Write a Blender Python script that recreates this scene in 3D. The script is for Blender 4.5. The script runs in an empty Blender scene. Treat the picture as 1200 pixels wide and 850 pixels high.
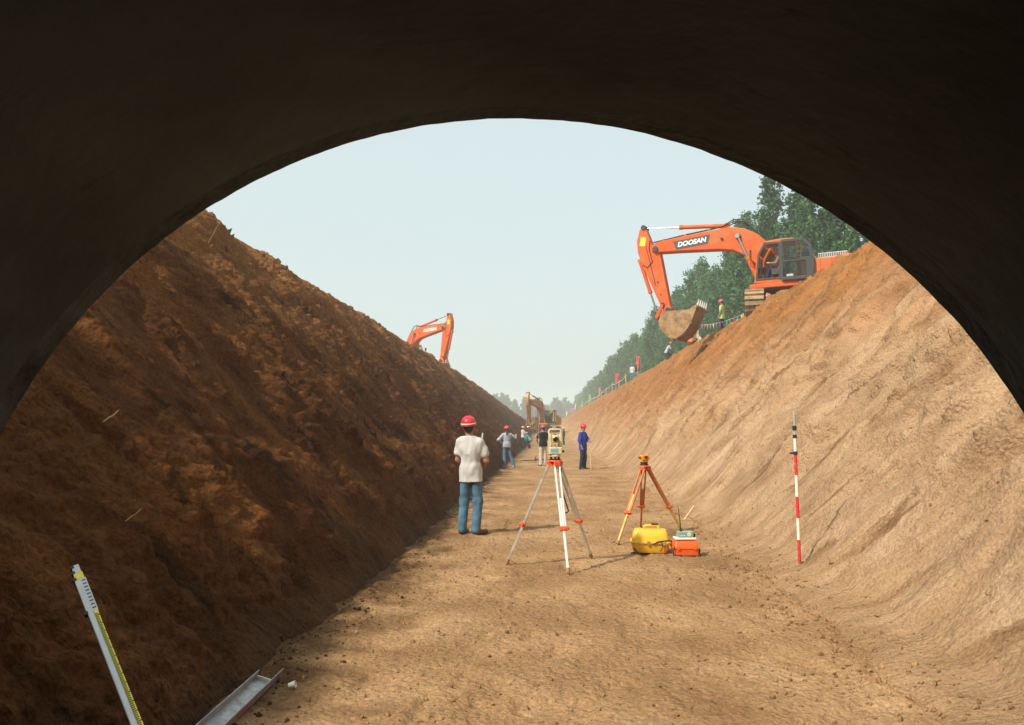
import bpy, bmesh, math, random
import numpy as np
from mathutils import Vector, Matrix
R = math.radians
SC = bpy.context.scene
COL = SC.collection
rng = random.Random(7)
nrs = np.random.RandomState(11)

# ------------------------------------------------------------------ camera, light, exposure
cd = bpy.data.cameras.new("camera"); cam = bpy.data.objects.new("camera", cd); COL.objects.link(cam)
cd.sensor_width = 36; cd.lens = 28; cd.clip_start = 0.05; cd.clip_end = 4000
cam.location = (0, 0, 1.55)
cam.rotation_euler = (R(90 + 4.779), 0, R(2.4549))
SC.camera = cam
SUN_EL = 44.5
SUN_H = Vector((-0.76, -0.65, 0)).normalized()          # horizontal direction towards the sun
w = bpy.data.worlds.new("World"); SC.world = w; w.use_nodes = True
nt = w.node_tree; bg = nt.nodes["Background"]
sky = nt.nodes.new("ShaderNodeTexSky"); sky.sky_type = 'NISHITA'; sky.sun_disc = False
sky.sun_elevation = R(SUN_EL); sky.sun_rotation = math.atan2(SUN_H.x, SUN_H.y)
sky.air_density = 1.0; sky.dust_density = 6.0; sky.ozone_density = 1.6
hzmix = nt.nodes.new("ShaderNodeMixRGB"); hzmix.inputs[0].default_value = .70      # thin milky overcast over the clear sky
hzmix.inputs[2].default_value = (4.95, 5.72, 5.52, 1)
nt.links.new(sky.outputs[0], hzmix.inputs[1]); nt.links.new(hzmix.outputs[0], bg.inputs[0]); bg.inputs[1].default_value = 0.15
sd = bpy.data.lights.new("sun", 'SUN'); sun = bpy.data.objects.new("sun", sd); COL.objects.link(sun)
sd.energy = 4.8; sd.angle = R(2.0); sd.color = (1.0, 0.91, 0.78)
tosun = Vector((SUN_H.x * math.cos(R(SUN_EL)), SUN_H.y * math.cos(R(SUN_EL)), math.sin(R(SUN_EL))))
sun.rotation_euler = tosun.to_track_quat('Z', 'Y').to_euler()
sun.location = (-20, -18, 30)
SC.view_settings.view_transform = 'Standard'; SC.view_settings.look = 'None'
SC.view_settings.exposure = 0.22; SC.view_settings.gamma = 1.0
SC.view_settings.use_curve_mapping = False
SC.cycles.use_denoising = True
SC.cycles.max_bounces = 6; SC.cycles.diffuse_bounces = 3; SC.cycles.volume_bounces = 1
SC.cycles.transparent_max_bounces = 12

# ------------------------------------------------------------------ materials
MATS = {}
def mat(name, col, rough=0.7, metal=0.0, var=0.15, scale=6.0, bump=0.0, bscale=40.0, dirt=None, dirt_amt=0.4, spec=0.5, dstretch=None):
    if name in MATS: return MATS[name]
    m = bpy.data.materials.new(name); m.use_nodes = True
    t = m.node_tree; N = t.nodes; L = t.links; p = N["Principled BSDF"]
    tc = N.new("ShaderNodeTexCoord")
    nz = N.new("ShaderNodeTexNoise"); nz.inputs["Scale"].default_value = scale; nz.inputs["Detail"].default_value = 6
    L.new(tc.outputs["Object"], nz.inputs["Vector"])
    r = N.new("ShaderNodeValToRGB"); e = r.color_ramp.elements
    e[0].position = .3; e[1].position = .7
    e[0].color = (*[c * (1 - var) for c in col], 1); e[1].color = (*[min(1, c * (1 + var)) for c in col], 1)
    L.new(nz.outputs["Fac"], r.inputs[0]); out = r.outputs[0]
    if dirt:
        n2 = N.new("ShaderNodeTexNoise"); n2.inputs["Scale"].default_value = scale * .6; n2.inputs["Detail"].default_value = 8
        n2.inputs["Roughness"].default_value = .7
        if dstretch:
            dm = N.new("ShaderNodeMapping"); dm.inputs["Scale"].default_value = dstretch; L.new(tc.outputs["Object"], dm.inputs[0]); L.new(dm.outputs[0], n2.inputs["Vector"])
        else: L.new(tc.outputs["Object"], n2.inputs["Vector"])
        r2 = N.new("ShaderNodeValToRGB"); r2.color_ramp.elements[0].position = .62 - dirt_amt * .3; r2.color_ramp.elements[1].position = .8 - dirt_amt * .3
        L.new(n2.outputs["Fac"], r2.inputs[0])
        mx = N.new("ShaderNodeMixRGB"); mx.inputs[2].default_value = (*dirt, 1)
        L.new(r2.outputs[0], mx.inputs[0]); L.new(out, mx.inputs[1]); out = mx.outputs[0]
    L.new(out, p.inputs["Base Color"])
    p.inputs["Roughness"].default_value = rough; p.inputs["Metallic"].default_value = metal
    p.inputs["Specular IOR Level"].default_value = spec
    if bump:
        nb = N.new("ShaderNodeTexNoise"); nb.inputs["Scale"].default_value = bscale; nb.inputs["Detail"].default_value = 5
        L.new(tc.outputs["Object"], nb.inputs["Vector"])
        b = N.new("ShaderNodeBump"); b.inputs["Strength"].default_value = bump; b.inputs["Distance"].default_value = .02
        L.new(nb.outputs["Fac"], b.inputs["Height"]); L.new(b.outputs[0], p.inputs["Normal"])
    MATS[name] = m
    return m

def soil(name, cols, lowscale, bump, fine_dark=.35, fall=None, tops=None, stretch=(1, 1, 1), fine=34, scar=None, along=0.0, toe=None, fb=.16):
    """soil: tones picked by noise (drawn out down the slope where fall is set), speckled by grains, bumpy; tops = (colour, z0, z1) of a browner upper layer (right bank) and of painted-in sunlight (left bank)"""
    m = bpy.data.materials.new(name); m.use_nodes = True
    t = m.node_tree; N = t.nodes; L = t.links; p = N["Principled BSDF"]
    g = N.new("ShaderNodeNewGeometry"); pos = g.outputs["Position"]
    def noise(vec, sc, det, ro, di=0):
        n = N.new("ShaderNodeTexNoise"); n.inputs["Scale"].default_value = sc; n.inputs["Detail"].default_value = det
        n.inputs["Roughness"].default_value = ro; n.inputs["Distortion"].default_value = di
        L.new(vec, n.inputs["Vector"]); return n.outputs["Fac"]
    def ramp(fac, stops):
        r = N.new("ShaderNodeValToRGB"); e = r.color_ramp.elements
        e[0].position, e[0].color = stops[0][0], (*stops[0][1], 1); e[1].position, e[1].color = stops[-1][0], (*stops[-1][1], 1)
        for q, c in stops[1:-1]: k = e.new(q); k.color = (*c, 1)
        L.new(fac, r.inputs[0]); return r.outputs[0]
    def mix(kind, f, a, b):
        x = N.new("ShaderNodeMixRGB"); x.blend_type = kind
        if isinstance(f, float): x.inputs[0].default_value = f
        else: L.new(f, x.inputs[0])
        for k, v in ((1, a), (2, b)):
            if isinstance(v, tuple): x.inputs[k].default_value = (*v, 1)
            else: L.new(v, x.inputs[k])
        return x.outputs[0]
    def math_(op, a, b):
        x = N.new("ShaderNodeMath"); x.operation = op
        for k, v in ((0, a), (1, b)):
            if isinstance(v, (int, float)): x.inputs[k].default_value = v
            else: L.new(v, x.inputs[k])
        return x.outputs[0]
    mp = N.new("ShaderNodeMapping"); src = pos
    if fall:
        at = N.new("ShaderNodeAttribute"); at.attribute_name = "fall"; src = at.outputs["Vector"]; mp.inputs["Scale"].default_value = (1, fall, 1)
    else: mp.inputs["Scale"].default_value = stretch
    L.new(src, mp.inputs[0]); vec = mp.outputs[0]; vec2 = vec
    if fall:
        mp2 = N.new("ShaderNodeMapping"); mp2.inputs["Scale"].default_value = (1, fall * .55, 1); L.new(src, mp2.inputs[0]); vec2 = mp2.outputs[0]
    col = ramp(noise(vec, lowscale, 9, .62, .4), [(.34, cols[0]), (.5, cols[1]), (.66, cols[2])])
    if tops:
        sx = N.new("ShaderNodeSeparateXYZ"); L.new(pos, sx.inputs[0])
        zz = math_('ADD', math_('ADD', sx.outputs[2], math_('MULTIPLY', math_('MINIMUM', sx.outputs[1], 34.0), along)), math_('MULTIPLY', math_('SUBTRACT', noise(vec, .5, 6, .6), .5), 6.0))
        mr = N.new("ShaderNodeMapRange"); L.new(zz, mr.inputs[0]); mr.inputs[1].default_value = tops[1]; mr.inputs[2].default_value = tops[2]
        col = mix('MIX', mr.outputs[0], col, mix('MULTIPLY', 1.0, tops[0], ramp(noise(vec, lowscale * 1.7, 8, .65), [(.3, (.72, .70, .66)), (.7, (1.2, 1.2, 1.2))])))
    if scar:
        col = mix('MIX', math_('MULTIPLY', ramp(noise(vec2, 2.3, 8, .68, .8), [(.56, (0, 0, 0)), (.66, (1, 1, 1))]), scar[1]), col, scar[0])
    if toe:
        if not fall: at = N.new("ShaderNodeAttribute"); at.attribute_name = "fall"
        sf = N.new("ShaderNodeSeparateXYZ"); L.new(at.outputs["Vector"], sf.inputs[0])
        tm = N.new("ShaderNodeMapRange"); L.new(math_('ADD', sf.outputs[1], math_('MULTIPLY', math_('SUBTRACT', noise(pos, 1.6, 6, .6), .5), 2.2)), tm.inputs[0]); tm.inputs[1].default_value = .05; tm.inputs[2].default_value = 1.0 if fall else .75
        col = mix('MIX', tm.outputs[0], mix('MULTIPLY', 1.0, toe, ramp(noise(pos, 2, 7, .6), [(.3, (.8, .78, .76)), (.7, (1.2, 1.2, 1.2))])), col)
    v = 1 - fine_dark
    col = mix('MULTIPLY', 1.0, col, ramp(noise(pos, fine, 6, .75), [(.33, (v, v * .97, v * .93)), (.62, (1.12, 1.12, 1.12))]))
    col = mix('MULTIPLY', 1.0, col, ramp(noise(pos, .8, 3, .5), [(.35, (.84, .82, .78)), (.65, (1.1, 1.1, 1.1))]))
    L.new(col, p.inputs["Base Color"])
    p.inputs["Roughness"].default_value = .95; p.inputs["Specular IOR Level"].default_value = .12
    h = math_('ADD', math_('MULTIPLY', noise(pos, fine * .8, 8, .7), .035), math_('MULTIPLY', noise(pos, 7, 5, .6), .09))
    if fall: h = math_('ADD', h, math_('ADD', math_('MULTIPLY', noise(vec, 7, 5, .6, .5), fb), math_('MULTIPLY', noise(vec, 22, 4, .6, .3), fb * .3)))
    vo = N.new("ShaderNodeTexVoronoi"); vo.inputs["Scale"].default_value = fine * .55; L.new(pos, vo.inputs["Vector"])
    h = math_('SUBTRACT', h, math_('MULTIPLY', math_('MULTIPLY', vo.outputs["Distance"], noise(pos, 3, 3, .5)), .05))
    b = N.new("ShaderNodeBump"); b.inputs["Strength"].default_value = bump; b.inputs["Distance"].default_value = 1.0
    L.new(h, b.inputs["Height"]); L.new(b.outputs[0], p.inputs["Normal"])
    MATS[name] = m
    return m

# ------------------------------------------------------------------ noise
def _h(ix, iy, iz, s):
    h = (ix.astype(np.uint32) * np.uint32(374761393) + iy.astype(np.uint32) * np.uint32(668265263) + iz.astype(np.uint32) * np.uint32(2246822519) + np.uint32((s * 3266489917) & 0xffffffff))
    h = (h ^ (h >> np.uint32(13))) * np.uint32(1274126177)
    h ^= h >> np.uint32(16)
    h = h * np.uint32(2654435769); h ^= h >> np.uint32(15)
    return (h & np.uint32(0xffffff)).astype(np.float32) / np.float32(0xffffff)
def vn2(x, y, s=0):
    x0 = np.floor(x); y0 = np.floor(y); fx = x - x0; fy = y - y0
    fx = fx * fx * fx * (fx * (fx * 6 - 15) + 10); fy = fy * fy * fy * (fy * (fy * 6 - 15) + 10)
    ix = x0.astype(np.int64); iy = y0.astype(np.int64); z = np.zeros_like(ix)
    a = _h(ix, iy, z, s); b = _h(ix + 1, iy, z, s); c = _h(ix, iy + 1, z, s); d = _h(ix + 1, iy + 1, z, s)
    return (a * (1 - fx) + b * fx) * (1 - fy) + (c * (1 - fx) + d * fx) * fy
def fbm2(x, y, s=0, o=4, g=.5):
    t = 0; a = 1; n = 0
    for k in range(o):
        t = t + a * vn2(x, y, s + k * 17); n += a; a *= g; x = x * 2.03 + 7.1; y = y * 2.03 + 3.3
    return t / n
def vn3(x, y, z, s=0):
    x0 = np.floor(x); y0 = np.floor(y); z0 = np.floor(z); fx = x - x0; fy = y - y0; fz = z - z0
    fx = fx * fx * (3 - 2 * fx); fy = fy * fy * (3 - 2 * fy); fz = fz * fz * (3 - 2 * fz)
    ix = x0.astype(np.int64); iy = y0.astype(np.int64); iz = z0.astype(np.int64); r = 0
    for dx in (0, 1):
        for dy in (0, 1):
            for dz in (0, 1):
                r = r + _h(ix + dx, iy + dy, iz + dz, s) * (fx if dx else 1 - fx) * (fy if dy else 1 - fy) * (fz if dz else 1 - fz)
    return r
def clod2(x, y, s=0):
    """domes of broken earth: rounded lumps with sharp creases between them"""
    x0 = np.floor(x); y0 = np.floor(y); best = np.full(x.shape, 9.0, np.float32); hh = np.zeros(x.shape, np.float32)
    for dx in (-1, 0, 1):
        for dy in (-1, 0, 1):
            cx = x0 + dx; cy = y0 + dy; ix = cx.astype(np.int64); iy = cy.astype(np.int64); z = np.zeros_like(ix)
            px = cx + .5 + .8 * (_h(ix, iy, z, s) - .5); py = cy + .5 + .8 * (_h(ix, iy, z, s + 1) - .5); hv = _h(ix, iy, z, s + 2)
            d = (x - px) ** 2 + (y - py) ** 2; m = d < best; best = np.where(m, d, best); hh = np.where(m, hv, hh)
    return np.sqrt(np.maximum(0, 1 - best * 1.2)) * (.35 + .65 * hh)
def sstep(a, b, x):
    t = np.clip((x - a) / (b - a), 0, 1); return t * t * (3 - 2 * t)

# ------------------------------------------------------------------ object helpers
def tag(o, label=None, cat=None, group=None, kind=None):
    if label: o["label"] = label
    if cat: o["category"] = cat
    if group: o["group"] = group
    if kind: o["kind"] = kind
    return o
def thing(name, label, cat, loc=(0, 0, 0), rz=0.0, group=None):
    o = bpy.data.objects.new(name, None); COL.objects.link(o); o.empty_display_size = .2
    o.location = loc; o.rotation_euler = (0, 0, rz)
    return tag(o, label, cat, group)
def link(name, me, m, parent=None, bevel=0, smooth=None, seg=2):
    o = bpy.data.objects.new(name, me); COL.objects.link(o)
    if m is not None and not me.materials: me.materials.append(m)
    if parent is not None: o.parent = parent
    if smooth is not None:
        me.polygons.foreach_set("use_smooth", [True] * len(me.polygons))
        if smooth < 179: me.set_sharp_from_angle(angle=R(smooth))
    if bevel:
        b = o.modifiers.new("bevel", 'BEVEL'); b.width = bevel; b.segments = seg; b.limit_method = 'ANGLE'; b.angle_limit = R(35)
    return o
def npmesh(name, V, Fq):
    """mesh from numpy vertices and quads/tris (n,4) or (n,3)"""
    V = np.asarray(V, np.float32); Fq = np.asarray(Fq, np.int32); k = Fq.shape[1]
    me = bpy.data.meshes.new(name); me.vertices.add(len(V)); me.vertices.foreach_set("co", V.ravel())
    me.loops.add(Fq.size); me.loops.foreach_set("vertex_index", Fq.ravel())
    me.polygons.add(len(Fq)); me.polygons.foreach_set("loop_start", np.arange(0, Fq.size, k, dtype=np.int32))
    me.polygons.foreach_set("loop_total", np.full(len(Fq), k, np.int32))
    me.update(calc_edges=True); me.validate()
    return me
def copy_tree(o, parent=None):
    c = o.copy(); COL.objects.link(c)
    if parent is not None: c.parent = parent
    for ch in list(o.children): copy_tree(ch, c)
    return c

class MB:
    """collects boxes, bars, prisms and lathes, links them as one mesh object"""
    def __init__(s): s.v = []; s.f = []
    def add(s, vs, fs):
        o = len(s.v); s.v += [tuple(v) for v in vs]; s.f += [tuple(i + o for i in f) for f in fs]; return s
    def box(s, c, d, rot=None):
        M = rot or Matrix.Identity(3); c = Vector(c); q = []
        for x in (-.5, .5):
            for y in (-.5, .5):
                for z in (-.5, .5): q.append(c + M @ Vector((x * d[0], y * d[1], z * d[2])))
        return s.add(q, [(0, 1, 3, 2), (4, 6, 7, 5), (0, 4, 5, 1), (2, 3, 7, 6), (0, 2, 6, 4), (1, 5, 7, 3)])
    def bar(s, a, b, wd, ht, up=(0, 0, 1)):
        a = Vector(a); b = Vector(b); z = (b - a); L = z.length; z.normalize()
        x = z.cross(Vector(up)); x = x.normalized() if x.length > 1e-4 else Vector((1, 0, 0)); y = z.cross(x)
        return s.box((a + b) / 2, (wd, ht, L), Matrix((x, y, z)).transposed())
    def tube(s, pts, r, n=12, cap=True):
        pts = [Vector(p) for p in pts]; rs = r if isinstance(r, (list, tuple)) else [r] * len(pts); vs = []; fs = []; pr = None
        for i, p in enumerate(pts):
            d = (pts[min(i + 1, len(pts) - 1)] - pts[max(i - 1, 0)]).normalized()
            if pr is None:
                pr = d.cross(Vector((0, 0, 1)));
                if pr.length < 1e-3: pr = d.cross(Vector((1, 0, 0)))
            x = (pr - d * pr.dot(d)).normalized(); pr = x; y = d.cross(x)
            for k in range(n):
                a = 2 * math.pi * k / n; vs.append(p + (x * math.cos(a) + y * math.sin(a)) * rs[i])
        for i in range(len(pts) - 1):
            for k in range(n):
                fs.append((i * n + k, i * n + (k + 1) % n, (i + 1) * n + (k + 1) % n, (i + 1) * n + k))
        if cap: fs.append(tuple(range(n - 1, -1, -1))); fs.append(tuple((len(pts) - 1) * n + k for k in range(n)))
        return s.add(vs, fs)
    def cyl(s, a, b, r, n=16, r2=None): return s.tube([a, b], [r, r if r2 is None else r2], n)
    def prism(s, poly, y0, y1, f=lambda x, y, z: (x, y, z)):
        n = len(poly); vs = [f(x, y0, z) for x, z in poly] + [f(x, y1, z) for x, z in poly]
        a = sum(poly[i][0] * poly[(i + 1) % n][1] - poly[(i + 1) % n][0] * poly[i][1] for i in range(n))
        c0 = tuple(range(n)); c1 = tuple(range(2 * n - 1, n - 1, -1))
        sd_ = [(i, i + n, (i + 1) % n + n, (i + 1) % n) for i in range(n)]
        fs = [c0, c1] + sd_
        if (a > 0) != (y1 > y0): fs = [t[::-1] for t in fs]
        if a > 0 and y1 > y0: pass
        return s.add(vs, fs)
    def lathe(s, prof, n=24, c=(0, 0, 0), M=None, sy=1.0):
        M = M or Matrix.Identity(3); c = Vector(c); vs = []; fs = []
        for r, z in prof:
            for k in range(n):
                a = 2 * math.pi * k / n; vs.append(c + M @ Vector((r * math.cos(a), r * sy * math.sin(a), z)))
        for i in range(len(prof) - 1):
            for k in range(n): fs.append((i * n + k, i * n + (k + 1) % n, (i + 1) * n + (k + 1) % n, (i + 1) * n + k))
        fs.append(tuple(range(n - 1, -1, -1))); fs.append(tuple((len(prof) - 1) * n + k for k in range(n)))
        return s.add(vs, fs)
    def build(s, name, m, parent=None, bevel=0, smooth=None, seg=2, fix=True):
        me = bpy.data.meshes.new(name); me.from_pydata(s.v, [], s.f); me.update()
        if fix:
            b = bmesh.new(); b.from_mesh(me); bmesh.ops.recalc_face_normals(b, faces=b.faces); b.to_mesh(me); b.free()
        return link(name, me, m, parent, bevel, smooth, seg)

def text_mesh(txt, size, offset=.0, shear=0.0, depth=.004):
    c = bpy.data.curves.new("lettering", 'FONT'); c.body = txt; c.size = size; c.offset = offset; c.shear = shear; c.extrude = depth
    c.align_x = 'CENTER'; c.align_y = 'CENTER'
    o = bpy.data.objects.new("lettering", c); COL.objects.link(o)
    bpy.context.view_layer.update()
    me = bpy.data.meshes.new_from_object(o.evaluated_get(bpy.context.evaluated_depsgraph_get()))
    bpy.data.objects.remove(o); return me

# ------------------------------------------------------------------ terrain
def smooth_profile(pts, n):
    p = np.array(pts, float); d = np.r_[0, np.cumsum(np.hypot(*np.diff(p, axis=0).T))]; L = d[-1]
    q = np.linspace(0, L, 800); x = np.interp(q, d, p[:, 0]); z = np.interp(q, d, p[:, 1])
    k = np.hanning(61); k /= k.sum()
    def sm(a):
        e = np.r_[2 * a[0] - a[30:0:-1], a, 2 * a[-1] - a[-2:-32:-1]]; return np.convolve(e, k, 'valid')
    x = sm(x); z = sm(z); t = np.linspace(0, L, n)
    X = np.interp(t, q, x); Z = np.interp(t, q, z)
    return X, Z, t
ys = list(np.arange(-30, 1.0, .5)) ; yv = 1.0
while yv < 420: ys.append(yv); yv += max(.019, .0042 * yv) if yv > 2.2 else .06
ys += [430, 460, 520, 620, 800, 1050]
Y = np.array(ys); NY = len(Y)
floor_z = np.interp(Y, [-30, -9, -3.5, 80, 104, 140, 200, 330, 1100], [4.5, 4.5, 0, 0, 1.15, 1.6, 3.0, 4.2, 4.6])
left_z = np.interp(Y, [-30, 30, 60, 80, 110, 170, 260, 1100], [6.16, 6.16, 6.3, 6.3, 5.9, 4.6, 4.4, 4.6])
right_z = np.interp(Y, [-30, 200, 400, 1100], [6.36, 6.36, 5.6, 4.7])
z0 = np.zeros_like(Y)
footL = -1.83 + .10 * (fbm2(Y * .5, z0, 3) - .5) * 2 + .10 * (fbm2(Y * 2.2, z0, 5) - .5) * 2
footR = np.interp(Y, [0, 4, 9, 20, 60], [1.95, 2.05, 2.4, 2.65, 2.75]) + .12 * (fbm2(Y * .6, z0, 8) - .5) * 2 + .10 * (fbm2(Y * 2.6, z0, 9) - .5) * 2
crL = .07 * (fbm2(Y * .35, z0, 21, 5, .6) - .5) * 2; crR = .15 * (fbm2(Y * .4, z0, 25, 5, .6) - .5) * 2

def bank(side, prof, n, foot, cz, cx, cr, disp):
    X, Z, s = smooth_profile(prof, n)
    dx = np.gradient(X, s); dz = np.gradient(Z, s)
    span = (cx - foot) / X[-1]
    PX = foot[:, None] + X[None, :] * span[:, None]
    PZ = floor_z[:, None] + (cz - floor_z)[:, None] * (Z / Z[-1])[None, :]
    nx = -dz * np.sign(X[-1]); nz = np.abs(dx); l = np.hypot(nx, nz); nx = nx / l; nz = nz / l
    S = np.broadcast_to(s[None, :], PX.shape); YY = np.broadcast_to(Y[:, None], PX.shape)
    d = disp(YY, S) * sstep(0, .45, S) * sstep(0, .5, s[-1] - S + .02)
    PX = PX + d * nx; PZ = PZ + d * nz + cr[:, None] * sstep(.75, 1.0, S / s[-1])
    U = YY + .34 * S + .2 * (fbm2(YY * .7, S * .7, 30, 3) - .5)
    return np.stack([PX, YY, PZ], -1), np.stack([U, S, np.zeros_like(S)], -1)
def billow(n): return np.abs(2 * n - 1)
def dispL(y, s):
    w = fbm2(y * .3, s * .3, 31, 3)
    u = y + s * (.38 + .7 * (w - .5)) + .16 * (fbm2(y * 1.4, s * 1.4, 33, 3) - .5)
    r1 = 1 - billow(vn2(u * 1.5, s * .16, 41)); r2 = 1 - billow(vn2(u * 3.6, s * .32, 43))
    r3 = 1 - billow(vn2(u * 8.0, s * .7, 44)); r4 = 1 - billow(vn2(u * 16.0, s * 1.5, 46))
    q = fbm2(u * .9, s * 1.0, 45, 4) * 8; st = np.floor(q) + sstep(.75, .97, q - np.floor(q))
    patch = sstep(.42, .60, fbm2(u * .7, s * .5, 50, 3)); lump = billow(vn2(y * 7, s * 7, 47)) + .6 * billow(vn2(y * 14 + 3, s * 14, 48)) + .4 * billow(vn2(y * 25, s * 25 + 5, 49))
    hi = fbm2(y * 22, s * 22, 52, 2)
    wx = u + .06 * (fbm2(y * 9, s * 9, 56, 2) - .5); c1 = clod2(wx * 4.2, s * 2.6, 57); c2 = clod2(wx * 9.5, s * 6.5, 58)
    cm = sstep(.38, .62, fbm2(u * .8 + 3, s * .6, 59, 3))
    return .07 * r1 ** 2 + .11 * r2 ** 1.6 + (.095 * r3 ** 1.3 + .05 * r4) * (.5 + .5 * patch) + .04 * (st - 4) + .04 * (lump - .9) * (.25 + .75 * patch) + (.075 * c1 + .06 * c2) * cm + .045 * (hi - .5) - .20 + .12 * (fbm2(y * .25, s * .2, 55, 2) - .5)
def dispR(y, s):
    w = fbm2(y * .3, s * .3, 61, 3)
    u = y + s * (.22 + .6 * (w - .5)) + .14 * (fbm2(y * 1.4, s * 1.4, 62, 3) - .5)
    r1 = 1 - billow(vn2(u * 1.3, s * .15, 63)); r2 = 1 - billow(vn2(u * 3.2, s * .3, 65))
    r3 = 1 - billow(vn2(u * 7.5, s * .6, 66)); r4 = 1 - billow(vn2(u * 15.0, s * 1.2, 68))
    low = sstep(.8, 2.4, s); top = sstep(4.0, 6.5, s)
    patch = sstep(.47, .58, fbm2(u * .8, s * .45, 67, 4)) * (.3 + .7 * low); patch = np.maximum(patch, .6 * top)
    q = fbm2(u * 1.5, s * .36, 69, 4) * 9; st = np.floor(q) + sstep(.86, .99, q - np.floor(q))
    lump = billow(vn2(y * 6.5, s * 6.5, 71)) + .6 * billow(vn2(y * 13 + 3, s * 13, 72)) + .4 * billow(vn2(y * 24, s * 24 + 5, 73))
    hi = fbm2(y * 20, s * 20, 74, 2)
    wx = u + .06 * (fbm2(y * 9, s * 9, 76, 2) - .5); c1 = clod2(wx * 4.0, s * 2.2, 77); c2 = clod2(wx * 9, s * 6, 78)
    return (.05 * r1 + (.075 * r2 ** 1.4 + .065 * r3 ** 1.3 + .035 * r4) * (.25 + .75 * patch)) * (.15 + .85 * low) + .075 * (st - 4.5) * low * (.25 + .75 * sstep(.35, .6, fbm2(y * .5, s * .4, 79, 3))) + .03 * (lump - .9) * (.10 + .9 * patch) + (.075 * c1 + .045 * c2) * patch * low + .025 * (hi - .5) - .12 + .12 * (fbm2(y * .22, s * .18, 75, 2) - .5)
NB, NF = 300, 170
cxL = np.interp(Y, [-30, 1.2, 4.5, 1100], [-6.35, -6.35, -7.5, -7.5])
PL, AL = bank(-1, [(0, 0), (-.25, .40), (-.64, .98), (-2.62, 3.25), (-4.25, 4.98), (-5.0, 5.64), (-5.7, 6.1)], NB, footL, left_z, cxL, crL, dispL)
PR, AR = bank(1, [(0, 0), (.27, .20), (.68, .60), (1.55, 1.46), (3.6, 3.62), (5.1, 5.28), (5.7, 5.9), (6.15, 6.25), (6.6, 6.36)], NB, footR, right_z, 8.75, crR, dispR)
tt = np.linspace(0, 1, NF)
FX = footL[:, None] + (footR - footL)[:, None] * tt[None, :]; FY = np.broadcast_to(Y[:, None], FX.shape)
ef = sstep(0, .35, np.minimum(FX - footL[:, None], footR[:, None] - FX))
ftr = vn2(FX * 4.2 + 3 * vn2(FX, FY, 85), FY * 2.6, 84)
fd = .05 * (fbm2(FX * .9, FY * .7, 81, 3) - .5) + .022 * (fbm2(FX * 5, FY * 4, 82, 4, .6) - .5) + .020 * (fbm2(FX * 21, FY * 19, 83, 2) - .5) - .03 * sstep(.72, .9, ftr)
edge = .10 * (fbm2(FX * 7, FY * 7, 86, 3, .6) - .35) * (1 - sstep(.0, .55, np.minimum(FX - footL[:, None], footR[:, None] - FX)))
FZ = floor_z[:, None] + fd * ef + edge * sstep(0, .12, np.minimum(FX - footL[:, None], footR[:, None] - FX))
PF = np.stack([FX, FY, FZ], -1)
def grid_faces(ny, nx):
    i = np.arange(ny - 1)[:, None] * nx + np.arange(nx - 1)[None, :]
    return np.stack([i, i + 1, i + nx + 1, i + nx], -1).reshape(-1, 4)
def sheet(name, P, m, flip=False, A=None):
    Fq = grid_faces(P.shape[0], P.shape[1])
    if flip: Fq = Fq[:, ::-1]
    me = npmesh(name, P.reshape(-1, 3), Fq)
    if A is not None: me.attributes.new('fall', 'FLOAT_VECTOR', 'POINT').data.foreach_set('vector', A.astype(np.float32).ravel())
    return tag(link(name, me, m, smooth=180), kind='structure')
m_left = soil("dark_red_soil", [(.082, .030, .008), (.152, .059, .016), (.230, .098, .030)], 1.3, 1.0, .55, fall=.22, tops=((.40, .180, .055), 3.0, 6.6), scar=((.030, .012, .004), .8), toe=(.105, .05, .02))  # tops: lighter upper colour paints in grazing sunlight near the crest
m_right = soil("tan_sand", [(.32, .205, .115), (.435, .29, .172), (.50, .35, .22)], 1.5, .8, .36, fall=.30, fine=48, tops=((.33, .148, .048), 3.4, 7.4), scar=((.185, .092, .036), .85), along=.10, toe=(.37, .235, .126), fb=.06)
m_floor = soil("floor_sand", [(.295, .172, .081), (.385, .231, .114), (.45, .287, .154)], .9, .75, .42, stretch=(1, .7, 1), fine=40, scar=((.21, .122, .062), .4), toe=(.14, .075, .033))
m_clod = soil("sand_clod_soil", [(.25, .148, .070), (.34, .205, .102), (.41, .262, .142)], .9, .6, .4)
m_rubble = soil("toe_rubble_soil", [(.075, .036, .014), (.11, .055, .022), (.155, .082, .036)], 3, .5)
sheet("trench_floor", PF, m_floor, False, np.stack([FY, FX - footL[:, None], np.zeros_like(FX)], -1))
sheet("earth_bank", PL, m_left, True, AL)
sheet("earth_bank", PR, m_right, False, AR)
offs = np.r_[0, .35, .8, 1.6, 3, 5, 8, 12, 20, 40, 90, 220, 600]
def field(P, sgn, cz):
    c = P[:, -1]; V = np.zeros((NY, len(offs), 3))
    V[..., 0] = c[:, None, 0] + sgn * offs[None, :]; V[..., 1] = Y[:, None]
    n = .25 * (fbm2(V[..., 0] * .3, V[..., 1] * .3, 91, 3) - .5) + .12 * (fbm2(V[..., 0] * 1.7, V[..., 1] * 1.7, 93, 3) - .5)
    base = c[:, 2] * 1
    k = sstep(0, 3, offs)[None, :]
    V[..., 2] = c[:, None, 2] * (1 - k) + cz[:, None] * k + n * (sstep(0, .3, offs)[None, :])
    return V
m_field = soil("field_soil", [(.16, .12, .05), (.24, .17, .08), (.13, .15, .05)], .4, .6)
VL = field(PL, -1, left_z + .05); VR = field(PR, 1, right_z - .05)
sheet("field", VL, m_field, True); sheet("field", VR, m_field)
ROW = np.concatenate([VL[:, ::-1], PL[:, ::-1], PF, PR, VR], 1)
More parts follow.
